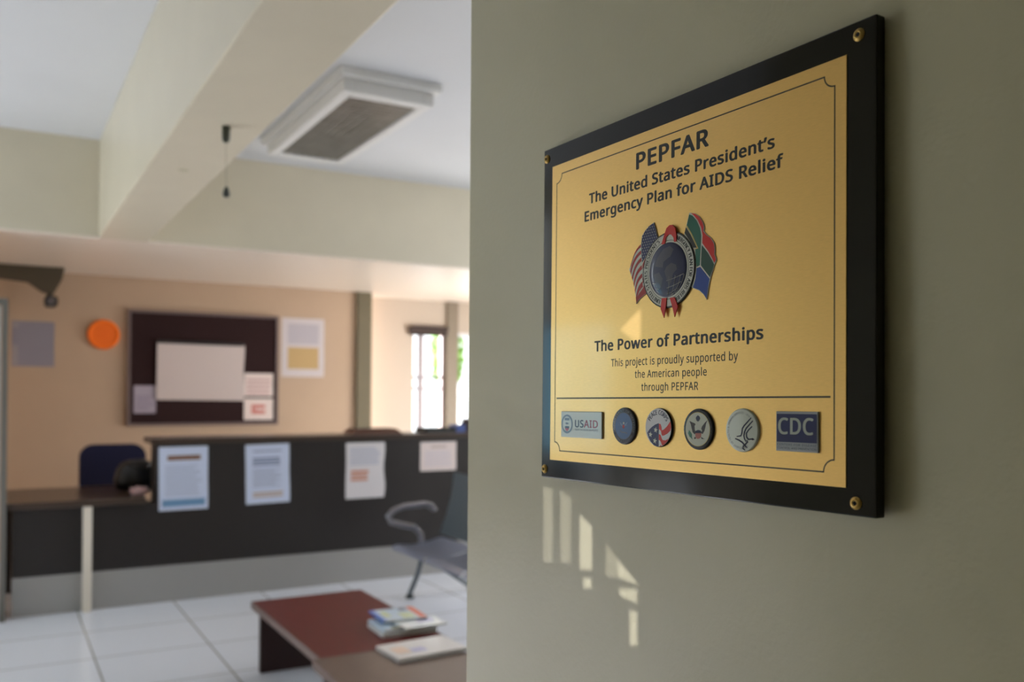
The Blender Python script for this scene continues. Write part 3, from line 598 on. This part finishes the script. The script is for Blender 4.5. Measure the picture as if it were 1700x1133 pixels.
# CDC
bd = MB().use(enamel('plate_grey', (152, 156, 160), 0.4, 0.2)).box((0.3250, 0.0434, Z), (0.3646, 0.0740, Z+0.0016), 0.0005).build('agency_badge', None, pq)
zt = Z+0.0016
MB().use(enamel('panel_blue', (14, 28, 88))).box((0.3258, 0.0505, zt), (0.3636, 0.0721, zt+0.0001)).build('badge_panel', None, bd)
t = MB(); text_line(t, 'CDC', 0.3272, 0.3606, 0.0565, 0.0126, zt+0.0002, 0.04); t.build('badge_lettering', enamel('letter_silver', (176, 184, 176)), bd)
t = MB(); text_line(t, 'CENTERS FOR DISEASE', 0.3264, 0.3632, 0.0478, 0.0016, zt+0.0001); text_line(t, 'CONTROL AND PREVENTION', 0.3264, 0.3632, 0.0451, 0.0016, zt+0.0001); t.build('badge_lettering', enamel('small_navy', (60, 66, 96)), bd)

# ------------------------------------------------------------------ ceiling light and pull cord
LW = mat('white_lamp_housing', (214, 213, 210), 0.45)
cl = empty('ceiling_light', (1.79, 5.16, ZC), 'white surface-mounted ceiling light with a grey prismatic diffuser, unlit', 'ceiling light')
b = MB(); x, y = 0.285, 0.79
b.box((-x, -y, -0.045), (x, y, 0), 0.006).build('base_tray', LW, cl)
b = MB(); x, y, ix, iy = 0.255, 0.745, 0.195, 0.66
b.box((-x, -y, -0.115), (-ix, y, -0.045), 0.006).box((ix, -y, -0.115), (x, y, -0.045), 0.006).box((-ix, -y, -0.115), (ix, -iy, -0.045), 0.006).box((-ix, iy, -0.115), (ix, y, -0.045), 0.006)
b.build('frame', LW, cl)
DIFF = mat('grey_diffuser', (118, 114, 108), 0.3, coat=0.3, vary=0.22, vscale=9)
b = MB().use(DIFF).box((-ix, -iy, -0.103), (ix, iy, -0.097))
for i in range(1, 8): b.box((-ix+0.39*i/8-0.003, -iy, -0.108), (-ix+0.39*i/8+0.003, iy, -0.103))
for i in range(1, 26): b.box((-ix, -iy+1.32*i/26-0.002, -0.107), (ix, -iy+1.32*i/26+0.002, -0.103))
b.build('diffuser', None, cl)
for s in (-0.09, 0.09): MB().tube([(s, -0.62, -0.07), (s, 0.62, -0.07)], 0.013, 12).build('tube_lamp', mat('unlit_tube', (200, 200, 198), 0.3), cl, smooth=40)

DK = mat('dark_olive_plastic', (58, 60, 46), 0.5)
pc = empty('pull_cord', (0.752, 3.5, ZB), 'dark pull-cord switch hanging from the underside of the cream beam', 'pull cord')
MB().lathe([(0, 0), (0.013, 0), (0.016, -0.006), (0.015, -0.050), (0.009, -0.062), (0, -0.064)], (0, 0, 0), 20).build('switch_housing', DK, pc, smooth=40)
MB().tube([(0, 0, -0.062), (0.001, 0, -0.15), (0.003, 0, -0.232)], 0.0012, 6).build('cord', mat('pale_cord', (150, 146, 128), 0.7), pc)
MB().lathe([(0, -0.228), (0.006, -0.232), (0.013, -0.250), (0.014, -0.262), (0.010, -0.270), (0, -0.272)], (0.003, 0, 0), 16).build('cord_knob', mat('dark_grey_knob', (58, 64, 62), 0.5), pc, smooth=40)
sp = MB().lathe([(0.024, 0), (0.024, -0.001), (0.019, -0.0016), (0, -0.0016)], (0.735, 4.3, ZB), 20).build('cover_disc', mat('beige_cover', (176, 170, 140), 0.5)); tag(sp, 'small round beige cover on the underside of the beam beside the pull cord', 'cover plate')

# ------------------------------------------------------------------ reception counter
WENGE = mat('dark_wenge_laminate', (33, 27, 25), 0.42, coat=0.15, coat_rough=0.3, vary=0.18, vscale=14, stretch=(1, 1, 9))
WENGE_TOP = mat('dark_brown_top', (64, 50, 41), 0.32, coat=0.2, coat_rough=0.2, vary=0.1, vscale=8)
KICK = mat('brushed_kick_plate', (172, 170, 166), 0.34, 0.35, vary=0.04, vscale=30, stretch=(1, 1, 30))
ct = empty('reception_counter', (0.95, YF, 0), 'long dark brown reception counter with a grey metal kick plate', 'counter')
X0, X1 = -0.85, 3.55
MB().box((X0, 0.0, 0.252), (0.0, 0.12, 0.69)).build('front_panel', WENGE, ct)['label'] = 'low front panel under the side desk'
MB().box((0.0, 0.0, 0.252), (X1, 0.12, 1.09)).build('front_panel', WENGE, ct)['label'] = 'high front panel'
MB().box((X0, 0.004, 0), (X1, 0.10, 0.252)).build('kick_plate', KICK, ct)
MB().box((-0.03, -0.02, 1.09), (X1, 0.34, 1.128), 0.004).build('counter_top', WENGE_TOP, ct)
for k in range(4):
    MB().box((0.02+k*1.1, 0.12, 0), (0.05+k*1.1, 0.32, 1.09)).build('support', WENGE, ct)
dk = empty('side_desk', (0.5, YF, 0), 'low dark brown desk top on one white leg at the counter\u2019s left end', 'desk')
b = MB(); b.box((-0.44, -0.06, 0.692), (0.39, 0.86, 0.737), 0.005); b.build('desk_top', WENGE_TOP, dk)
b = MB(); b.box((0.005, -0.058, 0.0), (0.058, -0.008, 0.692), 0.003); b.build('leg', mat('white_leg', (228, 217, 200), 0.5), dk)
for x in (-0.43, 0.33): MB().box((x, 0.80, 0.0), (x+0.04, 0.85, 0.692)).build('leg', WENGE, dk)['label'] = 'dark rear leg'

# sheets taped to the counter front; local x to the right, z up, y = -thickness
PAPER_B = mat('bluish_paper', (204, 212, 232), 0.7); PAPER = mat('white_paper', (222, 216, 216), 0.7); PAPER_P = mat('pinkish_paper', (230, 214, 208), 0.7)
def sheet(name, loc, w, h, m, label, cat, prints=(), rz=0.0, wave=0.0, group=None, curl=0.0, t=0.0012, nx=8):
    """paper seen from -Y with a slight wave; loc = lower left corner; prints = (material, [(x0, z0, x1, z1), ...])"""
    b = MB(); nz = 8
    def P(i, k, back):
        u, v = i/nx, k/nz
        off = wave*math.sin(v*7+u*2) - curl*(1-v)**2*u
        dx = wave*1.2*math.sin(v*9) * u
        return (u*w+dx, -0.002 - abs(wave)*1.0 + off*0.8 + (t*0.4 if back else 0), v*h)
    A = [[b.bm.verts.new(P(i, k, 0)) for k in range(nz+1)] for i in range(nx+1)]
    B = [[b.bm.verts.new(P(i, k, 1)) for k in range(nz+1)] for i in range(nx+1)]
    for i in range(nx):
        for k in range(nz):
            b.face([A[i][k], A[i+1][k], A[i+1][k+1], A[i][k+1]]); b.face([B[i][k], B[i][k+1], B[i+1][k+1], B[i+1][k]])
    for i in range(nx): b.face([A[i][0], B[i][0], B[i+1][0], A[i+1][0]]); b.face([A[i][nz], A[i+1][nz], B[i+1][nz], B[i][nz]])
    for k in range(nz): b.face([A[0][k], A[0][k+1], B[0][k+1], B[0][k]]); b.face([A[nx][k], B[nx][k], B[nx][k+1], A[nx][k+1]])
    root = empty(name, loc, label, cat, group); root.rotation_euler = (0, rz, 0)
    b.build('paper', m, root, smooth=60)
    for nm, pm_, rects in prints:
        q = MB(); parts = []
        for x0, z0, x1, z1 in rects:
            if len(rects) <= 4: q = MB(); parts.append(q)          # a few bold strips: each its own part
            n = max(1, int((x1-x0)/0.04))
            for j in range(n):
                xa, xb = x0+(x1-x0)*j/n, x0+(x1-x0)*(j+1)/n
                def F(x, z):
                    u, v = x/w, z/h; off = wave*math.sin(v*7+u*2) - curl*(1-v)**2*u
                    return q.bm.verts.new((x+wave*1.2*math.sin(v*9)*u, -0.002-abs(wave)+off*0.8-0.0006, z))
                q.face([F(xa, z0), F(xb, z0), F(xb, z1), F(xa, z1)])
        for p in (parts or [q]): p.build(nm, pm_, root)
    return root
def lines(x0, x1, z0, z1, n, f=0.55, rag=0.0, seed=1):
    rd = random.Random(seed); p = (z1-z0)/n
    return [(x0, z0+p*i, x1 - rd.random()*rag*(x1-x0), z0+p*i+p*f) for i in range(n)]
BROWNP = mat('print_brown', (128, 92, 70), 0.7); BLUEP = mat('print_blue', (108, 146, 182), 0.7); GREYP = mat('print_grey', (164, 170, 190), 0.7); ORANGEP = mat('print_orange', (206, 140, 112), 0.7); SLATE = mat('print_slate', (132, 140, 168), 0.7); TANP = mat('print_tan', (190, 170, 160), 0.7)
G = 'sheets taped to the counter front'
sheet('notice_sheet', (0.978, YF, 0.628), 0.325, 0.440, PAPER_B, 'notice with a brown heading and a blue footer on the counter, nearest the desk', 'notice', (
    ('heading_print', BROWNP, [(0.055, 0.345, 0.275, 0.380)]), ('footer_print', BLUEP, [(0.02, 0.025, 0.305, 0.075)]), ('body_print', GREYP, lines(0.04, 0.285, 0.10, 0.32, 12, 0.35, 0.2, 3))), rz=-0.01, wave=0.001, group=G)
sheet('notice_sheet', (1.567, YF, 0.640), 0.318, 0.430, PAPER_B, 'notice with a slate heading and a tan footer line on the counter', 'notice', (
    ('heading_print', SLATE, [(0.055, 0.375, 0.26, 0.385)] + lines(0.05, 0.265, 0.275, 0.34, 3, 0.7, 0.1, 5)), ('body_print', GREYP, lines(0.05, 0.265, 0.12, 0.26, 8, 0.5, 0.25, 8)), ('footer_print', TANP, lines(0.05, 0.275, 0.045, 0.09, 2, 0.75, 0.1, 9))), rz=-0.02, wave=0.0012, group=G)
sheet('notice_sheet', (2.312, YF, 0.640), 0.312, 0.428, PAPER, 'wavy-edged notice with an orange block on the counter', 'notice', (
    ('body_print', GREYP, lines(0.03, 0.28, 0.26, 0.40, 7, 0.4, 0.2, 4)), ('block_print', ORANGEP, lines(0.04, 0.20, 0.135, 0.225, 3, 0.7, 0.2, 6))), wave=0.006, group=G)
sheet('notice_sheet', (2.931, YF, 0.828), 0.318, 0.232, PAPER_P, 'short landscape notice on the counter, nearest the plaque wall', 'notice', (
    ('heading_print', TANP, [(0.09, 0.185, 0.23, 0.20)]), ('body_print', mat('print_pale', (206, 196, 204), 0.7), lines(0.04, 0.28, 0.04, 0.17, 6, 0.4, 0.15, 7))), wave=0.001, group=G)

# things on the counter top
CT = 1.128
ld = empty('document_tray', (2.60, YF+0.19, CT), 'low red-brown wooden tray on the counter top above the wavy notice', 'tray')
WOODT = mat('red_brown_wood', (104, 66, 50), 0.5, vary=0.1)
MB().prism([(-0.215, 0), (0.215, 0), (0.175, 0.036), (-0.175, 0.036)], -0.10, 0.10, lambda a, c, h: (a, h, c)).build('tray_body', WOODT, ld)
MB().box((-0.165, -0.085, 0.036), (0.165, 0.085, 0.040)).build('tray_liner', mat('dark_liner', (58, 40, 34), 0.7), ld)
bk = empty('file_tray', (3.15, YF+0.18, CT), 'black desk file tray on the counter top near the bright window', 'tray')
GT = mat('dark_grey_plastic', (42, 46, 46), 0.45)
MB().box((-0.13, -0.12, 0), (0.13, 0.12, 0.006)).build('tray_base', GT, bk)
b = MB(); b.box((-0.13, -0.12, 0.006), (-0.124, 0.12, 0.036)).box((0.124, -0.12, 0.006), (0.13, 0.12, 0.036)).box((-0.124, 0.114, 0.006), (0.124, 0.12, 0.036)).box((-0.124, -0.12, 0.006), (0.124, -0.114, 0.030)); b.build('tray_rim', GT, bk)
bx = MB().box((3.300, YF+0.10, CT), (3.385, YF+0.24, CT+0.060), 0.004); bx = bx.build('box', mat('mid_blue_card', (84, 104, 168), 0.6)); tag(bx, 'small blue box on the counter top between two dark items', 'box')
hp = empty('desk_telephone', (3.445, YF+0.20, CT), 'dark maroon object at the counter top\u2019s right end, half behind the plaque wall', 'desk item')
b = MB().use(mat('dark_maroon', (44, 26, 32), 0.5)).prism([(-0.09, 0), (0.09, 0), (0.09, 0.085), (0.06, 0.11), (-0.055, 0.045), (-0.055, 0.07)][:5], -0.05, 0.05, lambda a, c, h: (h, -a, c)); hp.name = 'desk_item'; b.build('body', None, hp)
MB().box((-0.052, -0.03, 0.092), (0.052, 0.0, 0.112), 0.006).build('ridge', mat('dark_maroon', (44, 26, 32), 0.5), hp)

# desk: bag and crumpled tissue; chair behind
bg_ = empty('handbag', (0.89, 6.95, 0.737), 'shiny black handbag on the low side desk in front of the blue chair', 'bag')
BAGM = mat('black_leather', (18, 18, 22), 0.35, coat=0.3, bump=0.3, bscale=90)
b = MB(); n = 24
prof = [(0.10, 0.055, 0.0), (0.145, 0.075, 0.02), (0.155, 0.08, 0.08), (0.14, 0.065, 0.15), (0.105, 0.04, 0.20), (0.05, 0.015, 0.222), (0.0, 0.0, 0.224)]
rings = [[b.bm.verts.new((rx*math.copysign(abs(math.cos(2*math.pi*i/n))**0.7, math.cos(2*math.pi*i/n)), ry*math.sin(2*math.pi*i/n), z)) for i in range(n)] for rx, ry, z in prof[:-1]]
b.face(rings[0][::-1])
for A, B in zip(rings[:-1], rings[1:]):
    for i in range(n): b.face([A[i], A[(i+1) % n], B[(i+1) % n], B[i]])
b.face(rings[-1]); b.build('bag_body', BAGM, bg_, smooth=60)
MB().tube([(-0.08, 0, 0.205), (-0.07, -0.045, 0.20), (0.0, -0.085, 0.16), (0.06, -0.07, 0.18), (0.085, -0.02, 0.205)], 0.008, 8).build('handle', BAGM, bg_, smooth=60)
tis = MB(); random.seed(2)
ico = bmesh.ops.create_icosphere(tis.bm, subdivisions=3, radius=1)
for v in ico['verts']:
    k = 1 + 0.18*math.sin(9*v.co.x+3*v.co.z) + 0.14*math.sin(11*v.co.y-5*v.co.x)
    v.co = Vector((v.co.x*0.062*k, v.co.y*0.04*k, max(0, v.co.z*0.032*k + 0.022)))
ts = tis.build('tissue', mat('pink_tissue', (226, 186, 184), 0.9), smooth=70); ts.location = (0.866, 6.66, 0.737); tag(ts, 'crumpled pink-white tissue on the side desk by the black handbag', 'tissue')
red = MB().box((0.865, 6.76, 0.737), (0.90, 6.82, 0.775), 0.006).build('pouch', mat('deep_red_cloth', (120, 20, 34), 0.8)); tag(red, 'tiny deep red pouch on the side desk between bag and tissue', 'pouch')

ch = empty('office_chair', (0.79, 7.72, 0), 'navy blue office chair behind the low side desk', 'chair')
NV = mat('navy_fabric', (26, 28, 62), 0.85, bump=0.3, bscale=200); PL = mat('black_plastic', (20, 20, 22), 0.45)
def rounded(w, h, r, n=6):
    o = []
    for cx_, cy_, a0 in ((w/2-r, -h/2+r, -90), (w/2-r, h/2-r, 0), (-w/2+r, h/2-r, 90), (-w/2+r, -h/2+r, 180)):
        for k in range(n+1): a = math.radians(a0+90*k/n); o.append((cx_+r*math.cos(a), cy_+r*math.sin(a)))
    return o
MB().prism(rounded(0.47, 0.46, 0.10), 0.0, 0.07, lambda a, c, h: (a, -0.19 + h - 0.03, 0.81 + c)).build('backrest', NV, ch)
MB().prism(rounded(0.48, 0.46, 0.10), 0.44, 0.51).build('seat', NV, ch)
MB().tube([(0, -0.15, 0.42), (0, -0.205, 0.46), (0, -0.205, 0.65)], 0.022, 10).build('back_bar', PL, ch, smooth=50)
MB().lathe([(0.028, 0.10), (0.028, 0.40), (0.06, 0.44), (0, 0.44)], n=20).build('post', PL, ch, smooth=40)
for k in range(5):
    a = 2*math.pi*k/5; lg = MB().tube([(0.02*math.cos(a), 0.02*math.sin(a), 0.11), (0.27*math.cos(a), 0.27*math.sin(a), 0.075)], 0.018, 8).build('leg', PL, ch, smooth=50)
    MB().lathe([(0, -0.02), (0.027, -0.02), (0.027, 0.02), (0, 0.02)], (0.27*math.cos(a), 0.27*math.sin(a), 0.028), 14, 'Y').build('caster', PL, lg)

# ------------------------------------------------------------------ back wall: notice board, sheets, disc
nb = empty('notice_board', (1.018, YB, 1.135), 'large maroon notice board with a thin grey frame on the tan back wall', 'notice board')
BW, BH = 1.352, 1.047
MB().box((0.02, -0.022, 0.02), (BW-0.02, -0.001, BH-0.02)).build('felt_panel', mat('maroon_felt', (38, 11, 12), 0.95, bump=0.2, bscale=300), nb)
FR = mat('grey_lilac_frame', (122, 106, 104), 0.45, 0.2); b = MB()
for q in (((0, -0.032, 0), (0.024, 0, BH)), ((BW-0.024, -0.032, 0), (BW, 0, BH)), ((0.024, -0.032, 0), (BW-0.024, 0, 0.024)), ((0.024, -0.032, BH-0.024), (BW-0.024, 0, BH))): b.box(*q)
b.build('frame', FR, nb)
YP = YB-0.022
fc = sheet('flip_chart', (1.258, YP-0.012, 1.372), 0.778, 0.530, mat('greyish_paper', (208, 194, 190), 0.75), 'large blank flip-chart sheet under a dark clip bar, on the notice board', 'paper', (), rz=0.01, wave=0.004, curl=0.01)
MB().box((0.0, -0.016, 0.515), (0.77, -0.0, 0.545), 0.003).build('clip_bar', mat('black_bar', (30, 24, 24), 0.5), fc)
GB = 'small sheets pinned to the notice board'
sheet('pinned_sheet', (1.072, YP, 1.250), 0.185, 0.250, mat('lilac_paper', (168, 158, 172), 0.75), 'small lilac-grey sheet at the notice board\u2019s lower left', 'paper', (('body_print', mat('print_lilac', (140, 130, 150), 0.7), lines(0.02, 0.165, 0.03, 0.17, 7, 0.4, 0.3, 2)),), group=GB, wave=0.001)
sheet('pinned_sheet', (2.046, YP, 1.405), 0.272, 0.222, PAPER_P, 'upper of two small white sheets at the notice board\u2019s lower right', 'paper', (('body_print', mat('print_rose', (192, 150, 150), 0.7), lines(0.02, 0.25, 0.02, 0.19, 4, 0.4, 0.05, 2)),), group=GB, wave=0.001)
sheet('pinned_sheet', (2.044, YP, 1.180), 0.276, 0.205, PAPER_P, 'lower of two small white sheets, with a red block, on the notice board', 'paper', (('block_print', mat('print_red', (200, 104, 92), 0.7), [(0.07, 0.06, 0.20, 0.145)]),), group=GB, wave=0.001)
sheet('wall_poster', (0.115, YB, 1.655), 0.320, 0.385, mat('blue_grey_paper', (142, 138, 150), 0.75), 'plain blue-grey poster on the back wall left of the orange disc', 'poster', (('margin_print', mat('print_pale_grey', (160, 152, 156), 0.7), [(0.005, 0.01, 0.045, 0.375)]),), wave=0.001)
pr = sheet('wall_poster', (2.405, YB, 1.600), 0.425, 0.575, mat('pale_lilac_paper', (206, 198, 200), 0.75), 'poster with a grey upper half and tan lower half right of the notice board', 'poster', (('upper_print', mat('print_cool_grey', (184, 178, 186), 0.7), [(0.06, 0.32, 0.37, 0.52)]), ('lower_print', mat('print_ochre', (190, 160, 110), 0.7), [(0.06, 0.075, 0.37, 0.29)])), wave=0.001)
od = empty('wall_disc', (0.822, YB, 1.948), 'bright orange round disc on the tan back wall beside the notice board', 'wall disc')
OR = mat('orange_plastic', (255, 122, 6), 0.5); 
MB().lathe([(0.132, 0), (0.132, -0.018), (0.124, -0.030), (0.108, -0.030), (0.104, -0.024), (0, -0.024)], n=48, axis='Y').build('rim', OR, od, smooth=40)
MB().lathe([(0.103, -0.0242), (0.103, -0.0252), (0.012, -0.0252), (0.012, -0.032), (0, -0.032)], n=48, axis='Y').build('face', mat('orange_face', (250, 112, 8), 0.55), od, smooth=40)

# dark bracket fixture under the soffit, far left
fx = empty('bracket_fixture', (0.20, 8.35, ZB), 'dark fixture hanging under the soffit in the far left corner', 'fixture')
DB = mat('dark_olive_metal', (74, 66, 50), 0.6)
MB().prism([(-0.32, 0), (0.29, 0), (0.27, -0.10), (0.21, -0.22), (0.13, -0.21), (0.02, -0.13), (-0.32, -0.10)], -0.05, 0.05, lambda a, c, h: (a, h, c)).build('bracket', DB, fx)
MB().tube([(0.17, 0, -0.19), (0.18, -0.01, -0.24)], 0.018, 10).build('arm', DB, fx, smooth=50)
hd = MB().prism(rounded(0.10, 0.09, 0.03), -0.06, 0.06, lambda a, c, h: (0.19 + a, h - 0.02, -0.285 + c)).build('head', mat('dark_grey_head', (44, 42, 40), 0.5), fx)
MB().lathe([(0.03, -0.02), (0.03, 0.0), (0, 0.0)], (0.19, -0.082, -0.285), 16, 'Y').build('lens', mat('pale_lens', (140, 136, 140), 0.3), hd)

# ------------------------------------------------------------------ waiting area
MAHO = mat('red_mahogany', (94, 21, 17), 0.5, spec=0.3, vary=0.10, vscale=10, stretch=(8, 1, 1))
MAHO2 = mat('brown_mahogany', (72, 50, 43), 0.35, coat=0.25, coat_rough=0.2, vary=0.08, vscale=10, stretch=(8, 1, 1))
EDGE = mat('dull_brown_edge', (96, 74, 66), 0.5); PANEL = mat('dark_mahogany_panel', (58, 34, 32), 0.5)
GTB = 'coffee tables placed end to end'
def coffee_table(x0, y0, y1, top_m, label):
    w, h, L = 0.60, 0.365, y1-y0
    r = empty('coffee_table', (x0, y0, 0), label, 'coffee table', GTB)
    MB().box((0.006, 0.006, h-0.012), (w-0.006, L-0.006, h)).build('table_top', top_m, r)
    b = MB(); b.box((0, 0, h-0.036), (w, L, h-0.012)).box((0, 0, h-0.012), (0.006, L, h)).box((w-0.006, 0, h-0.012), (w, L, h)).box((0.006, 0, h-0.012), (w-0.006, 0.006, h)).box((0.006, L-0.006, h-0.012), (w-0.006, L, h)); b.build('edge_band', EDGE, r)
    for y in (0.03, L-0.06): MB().box((0.035, y, 0), (w-0.035, y+0.03, h-0.036), 0.002).build('end_panel', PANEL, r)
    MB().box((w/2-0.012, 0.06, 0.10), (w/2+0.012, L-0.06, h-0.036)).build('rail', PANEL, r)
    return r
coffee_table(1.160, 3.575, 4.715, MAHO, 'red mahogany coffee table, the farther one, under the magazines')
coffee_table(1.128, 2.425, 3.572, MAHO2, 'browner coffee table at the bottom edge, butting against the red one')

def magazine(x, y, z, w, l, t, rz, cover, label, prints=(), spine=None):
    r = empty('magazine', (x, y, z), label, 'magazine', 'magazines piled on the coffee tables', rz)
    MB().box((0.002, 0.002, 0.0006), (w-0.002, l-0.002, t-0.0006)).build('pages', mat('page_edges', (224, 226, 222), 0.8), r)
    b = MB(); b.use(cover).box((0, 0, t-0.0006), (w, l, t)).box((0, 0, 0), (w, l, 0.0006)).use(spine or cover).box((-0.0008, 0, 0), (0, l, t)); b.build('cover', None, r)
    for nm, m_, rc in prints:
        q = MB()
        for x0, y0, x1, y1 in rc: q.box((x0*w, y0*l, t), (x1*w, y1*l, t+0.0003))
        q.build(nm, m_, r)
    return r
WHT = mat('glossy_white_cover', (232, 236, 238), 0.3, coat=0.4); SKY = mat('pale_blue_cover', (198, 220, 238), 0.3, coat=0.4); CRM = mat('off_white_cover', (226, 222, 220), 0.35, coat=0.3)
OBL = mat('cover_orange', (232, 104, 56), 0.35, coat=0.4); BBL = mat('cover_blue', (72, 128, 214), 0.35, coat=0.4); PGR = mat('cover_pale_green', (206, 218, 176), 0.35, coat=0.4); DGY = mat('cover_grey', (120, 122, 138), 0.4); OLV = mat('cover_olive', (104, 104, 66), 0.4); LVN = mat('cover_lavender', (196, 192, 222), 0.4)
TT = 0.365
magazine(1.500, 3.735, TT, 0.262, 0.215, 0.018, -0.05, WHT, 'thick white magazine at the bottom of the far pile', spine=WHT)
magazine(1.512, 3.745, TT+0.0185, 0.262, 0.215, 0.012, -0.02, SKY, 'pale blue magazine with an olive corner in the far pile', (('picture', OLV, [(0.16, 0.02, 0.34, 0.22)]), ('picture', OBL, [(0.30, 0.0, 0.42, 0.12)])))
magazine(1.600, 3.700, TT+0.031, 0.205, 0.145, 0.008, 0.02, WHT, 'small white booklet lying across the front of the far pile', (('picture', LVN, [(0.45, 0.45, 0.85, 0.9)]), ('picture', DGY, [(0.55, 0.7, 0.75, 0.92)])))
magazine(1.540, 3.830, TT+0.0395, 0.215, 0.215, 0.010, -0.06, SKY, 'topmost magazine of the far pile, blue spine and orange edge', (('picture', OBL, [(0.84, 0, 1, 1)]), ('picture', PGR, [(0.50, 0.05, 0.78, 0.55), (0.15, 0.3, 0.3, 0.8)]), ('picture', BBL, [(0, 0, 0.10, 1)]), ('picture', DGY, [(0.62, 0.72, 0.8, 0.98)])), spine=BBL)
magazine(1.425, 3.36, TT, 0.320, 0.225, 0.016, 0.07, CRM, 'white magazine nearest the plaque wall, across the table joint', (('picture', mat('cover_peach', (232, 204, 184), 0.4), [(0.08, 0.3, 0.28, 0.7)]), ('picture', LVN, [(0.3, 0.25, 0.5, 0.5)])))

# metal waiting bench, seats facing left, only its far end shows beside the near wall
BS = mat('blue_grey_perforated_steel', (152, 160, 182), 0.3, 0.6, coat=0.2); BSD = mat('dark_grey_steel', (104, 114, 120), 0.4, 0.4); CH = mat('grey_chrome', (150, 148, 154), 0.28, 0.8)
wb = empty('waiting_bench', (2.42, 5.95, 0), 'grey steel waiting bench between the coffee table and the counter', 'bench')
def surf(fn, nu, nv, t, name, m, parent):
    b = MB()
    A = [[b.bm.verts.new(fn(i/nu, j/nv, 0)) for j in range(nv+1)] for i in range(nu+1)]; B = [[b.bm.verts.new(fn(i/nu, j/nv, t)) for j in range(nv+1)] for i in range(nu+1)]
    for i in range(nu):
        for j in range(nv): b.face([A[i][j], A[i+1][j], A[i+1][j+1], A[i][j+1]]); b.face([B[i][j], B[i][j+1], B[i+1][j+1], B[i+1][j]])
    for i in range(nu): b.face([A[i][0], B[i][0], B[i+1][0], A[i+1][0]]); b.face([A[i][nv], A[i+1][nv], B[i+1][nv], B[i][nv]])
    for j in range(nv): b.face([A[0][j], A[0][j+1], B[0][j+1], B[0][j]]); b.face([A[nu][j], B[nu][j], B[nu][j+1], A[nu][j+1]])
    return b.build(name, m, parent, smooth=50)
for k in range(3):
    ya = -0.02 - k*0.56
    def seat(u, v, t):
        x = 0.02 + 0.40*u; z = 0.395 - 0.035*math.sin(math.pi*min(1, u*0.9+0.15)) - (0.035*(1-u/0.12)**2 if u < 0.12 else 0) + t
        return (x, ya - 0.52*v, z)
    surf(seat, 14, 6, 0.006, 'seat', BS, wb)
    def back(u, v, t):
        z = 0.43 + 0.44*u; x = 0.395 + 0.115*u + 0.02*math.sin(math.pi*u) - t
        return (x, ya - 0.015 - 0.49*v, z)
    surf(back, 10, 6, 0.006, 'backrest', BSD, wb)
for ya in (-0.01, -1.69):
    pts = [(0.36, ya, 0.595), (0.335, ya, 0.632), (0.28, ya, 0.648), (0.12, ya, 0.640), (0.04, ya, 0.615), (0.0, ya, 0.575), (0.02, ya, 0.535), (0.10, ya, 0.510), (0.20, ya, 0.485), (0.25, ya, 0.43), (0.26, ya, 0.345)]
    MB().tube(pts, 0.021, 12).build('armrest', CH, wb, smooth=60)
MB().box((0.20, -1.72, 0.315), (0.27, 0.0, 0.352), 0.006).build('beam', CH, wb)
for ya in (-0.10, -1.55):
    for pts in ([(0.235, ya, 0.32), (0.19, ya, 0.16), (0.13, ya, 0.03)], [(0.235, ya, 0.32), (0.42, ya, 0.17), (0.62, ya, 0.03)]): MB().tube(pts, 0.018, 10).build('leg', mat('dark_grey_leg', (92, 98, 104), 0.4, 0.4), wb, smooth=50)
    for x in (0.13, 0.62): MB().lathe([(0, 0), (0.03, 0), (0.03, 0.012), (0.018, 0.03), (0, 0.03)], (x, ya, 0), 14).build('foot', mat('dark_rubber', (48, 54, 54), 0.7), wb, smooth=40)
bpy.context.view_layer.update()
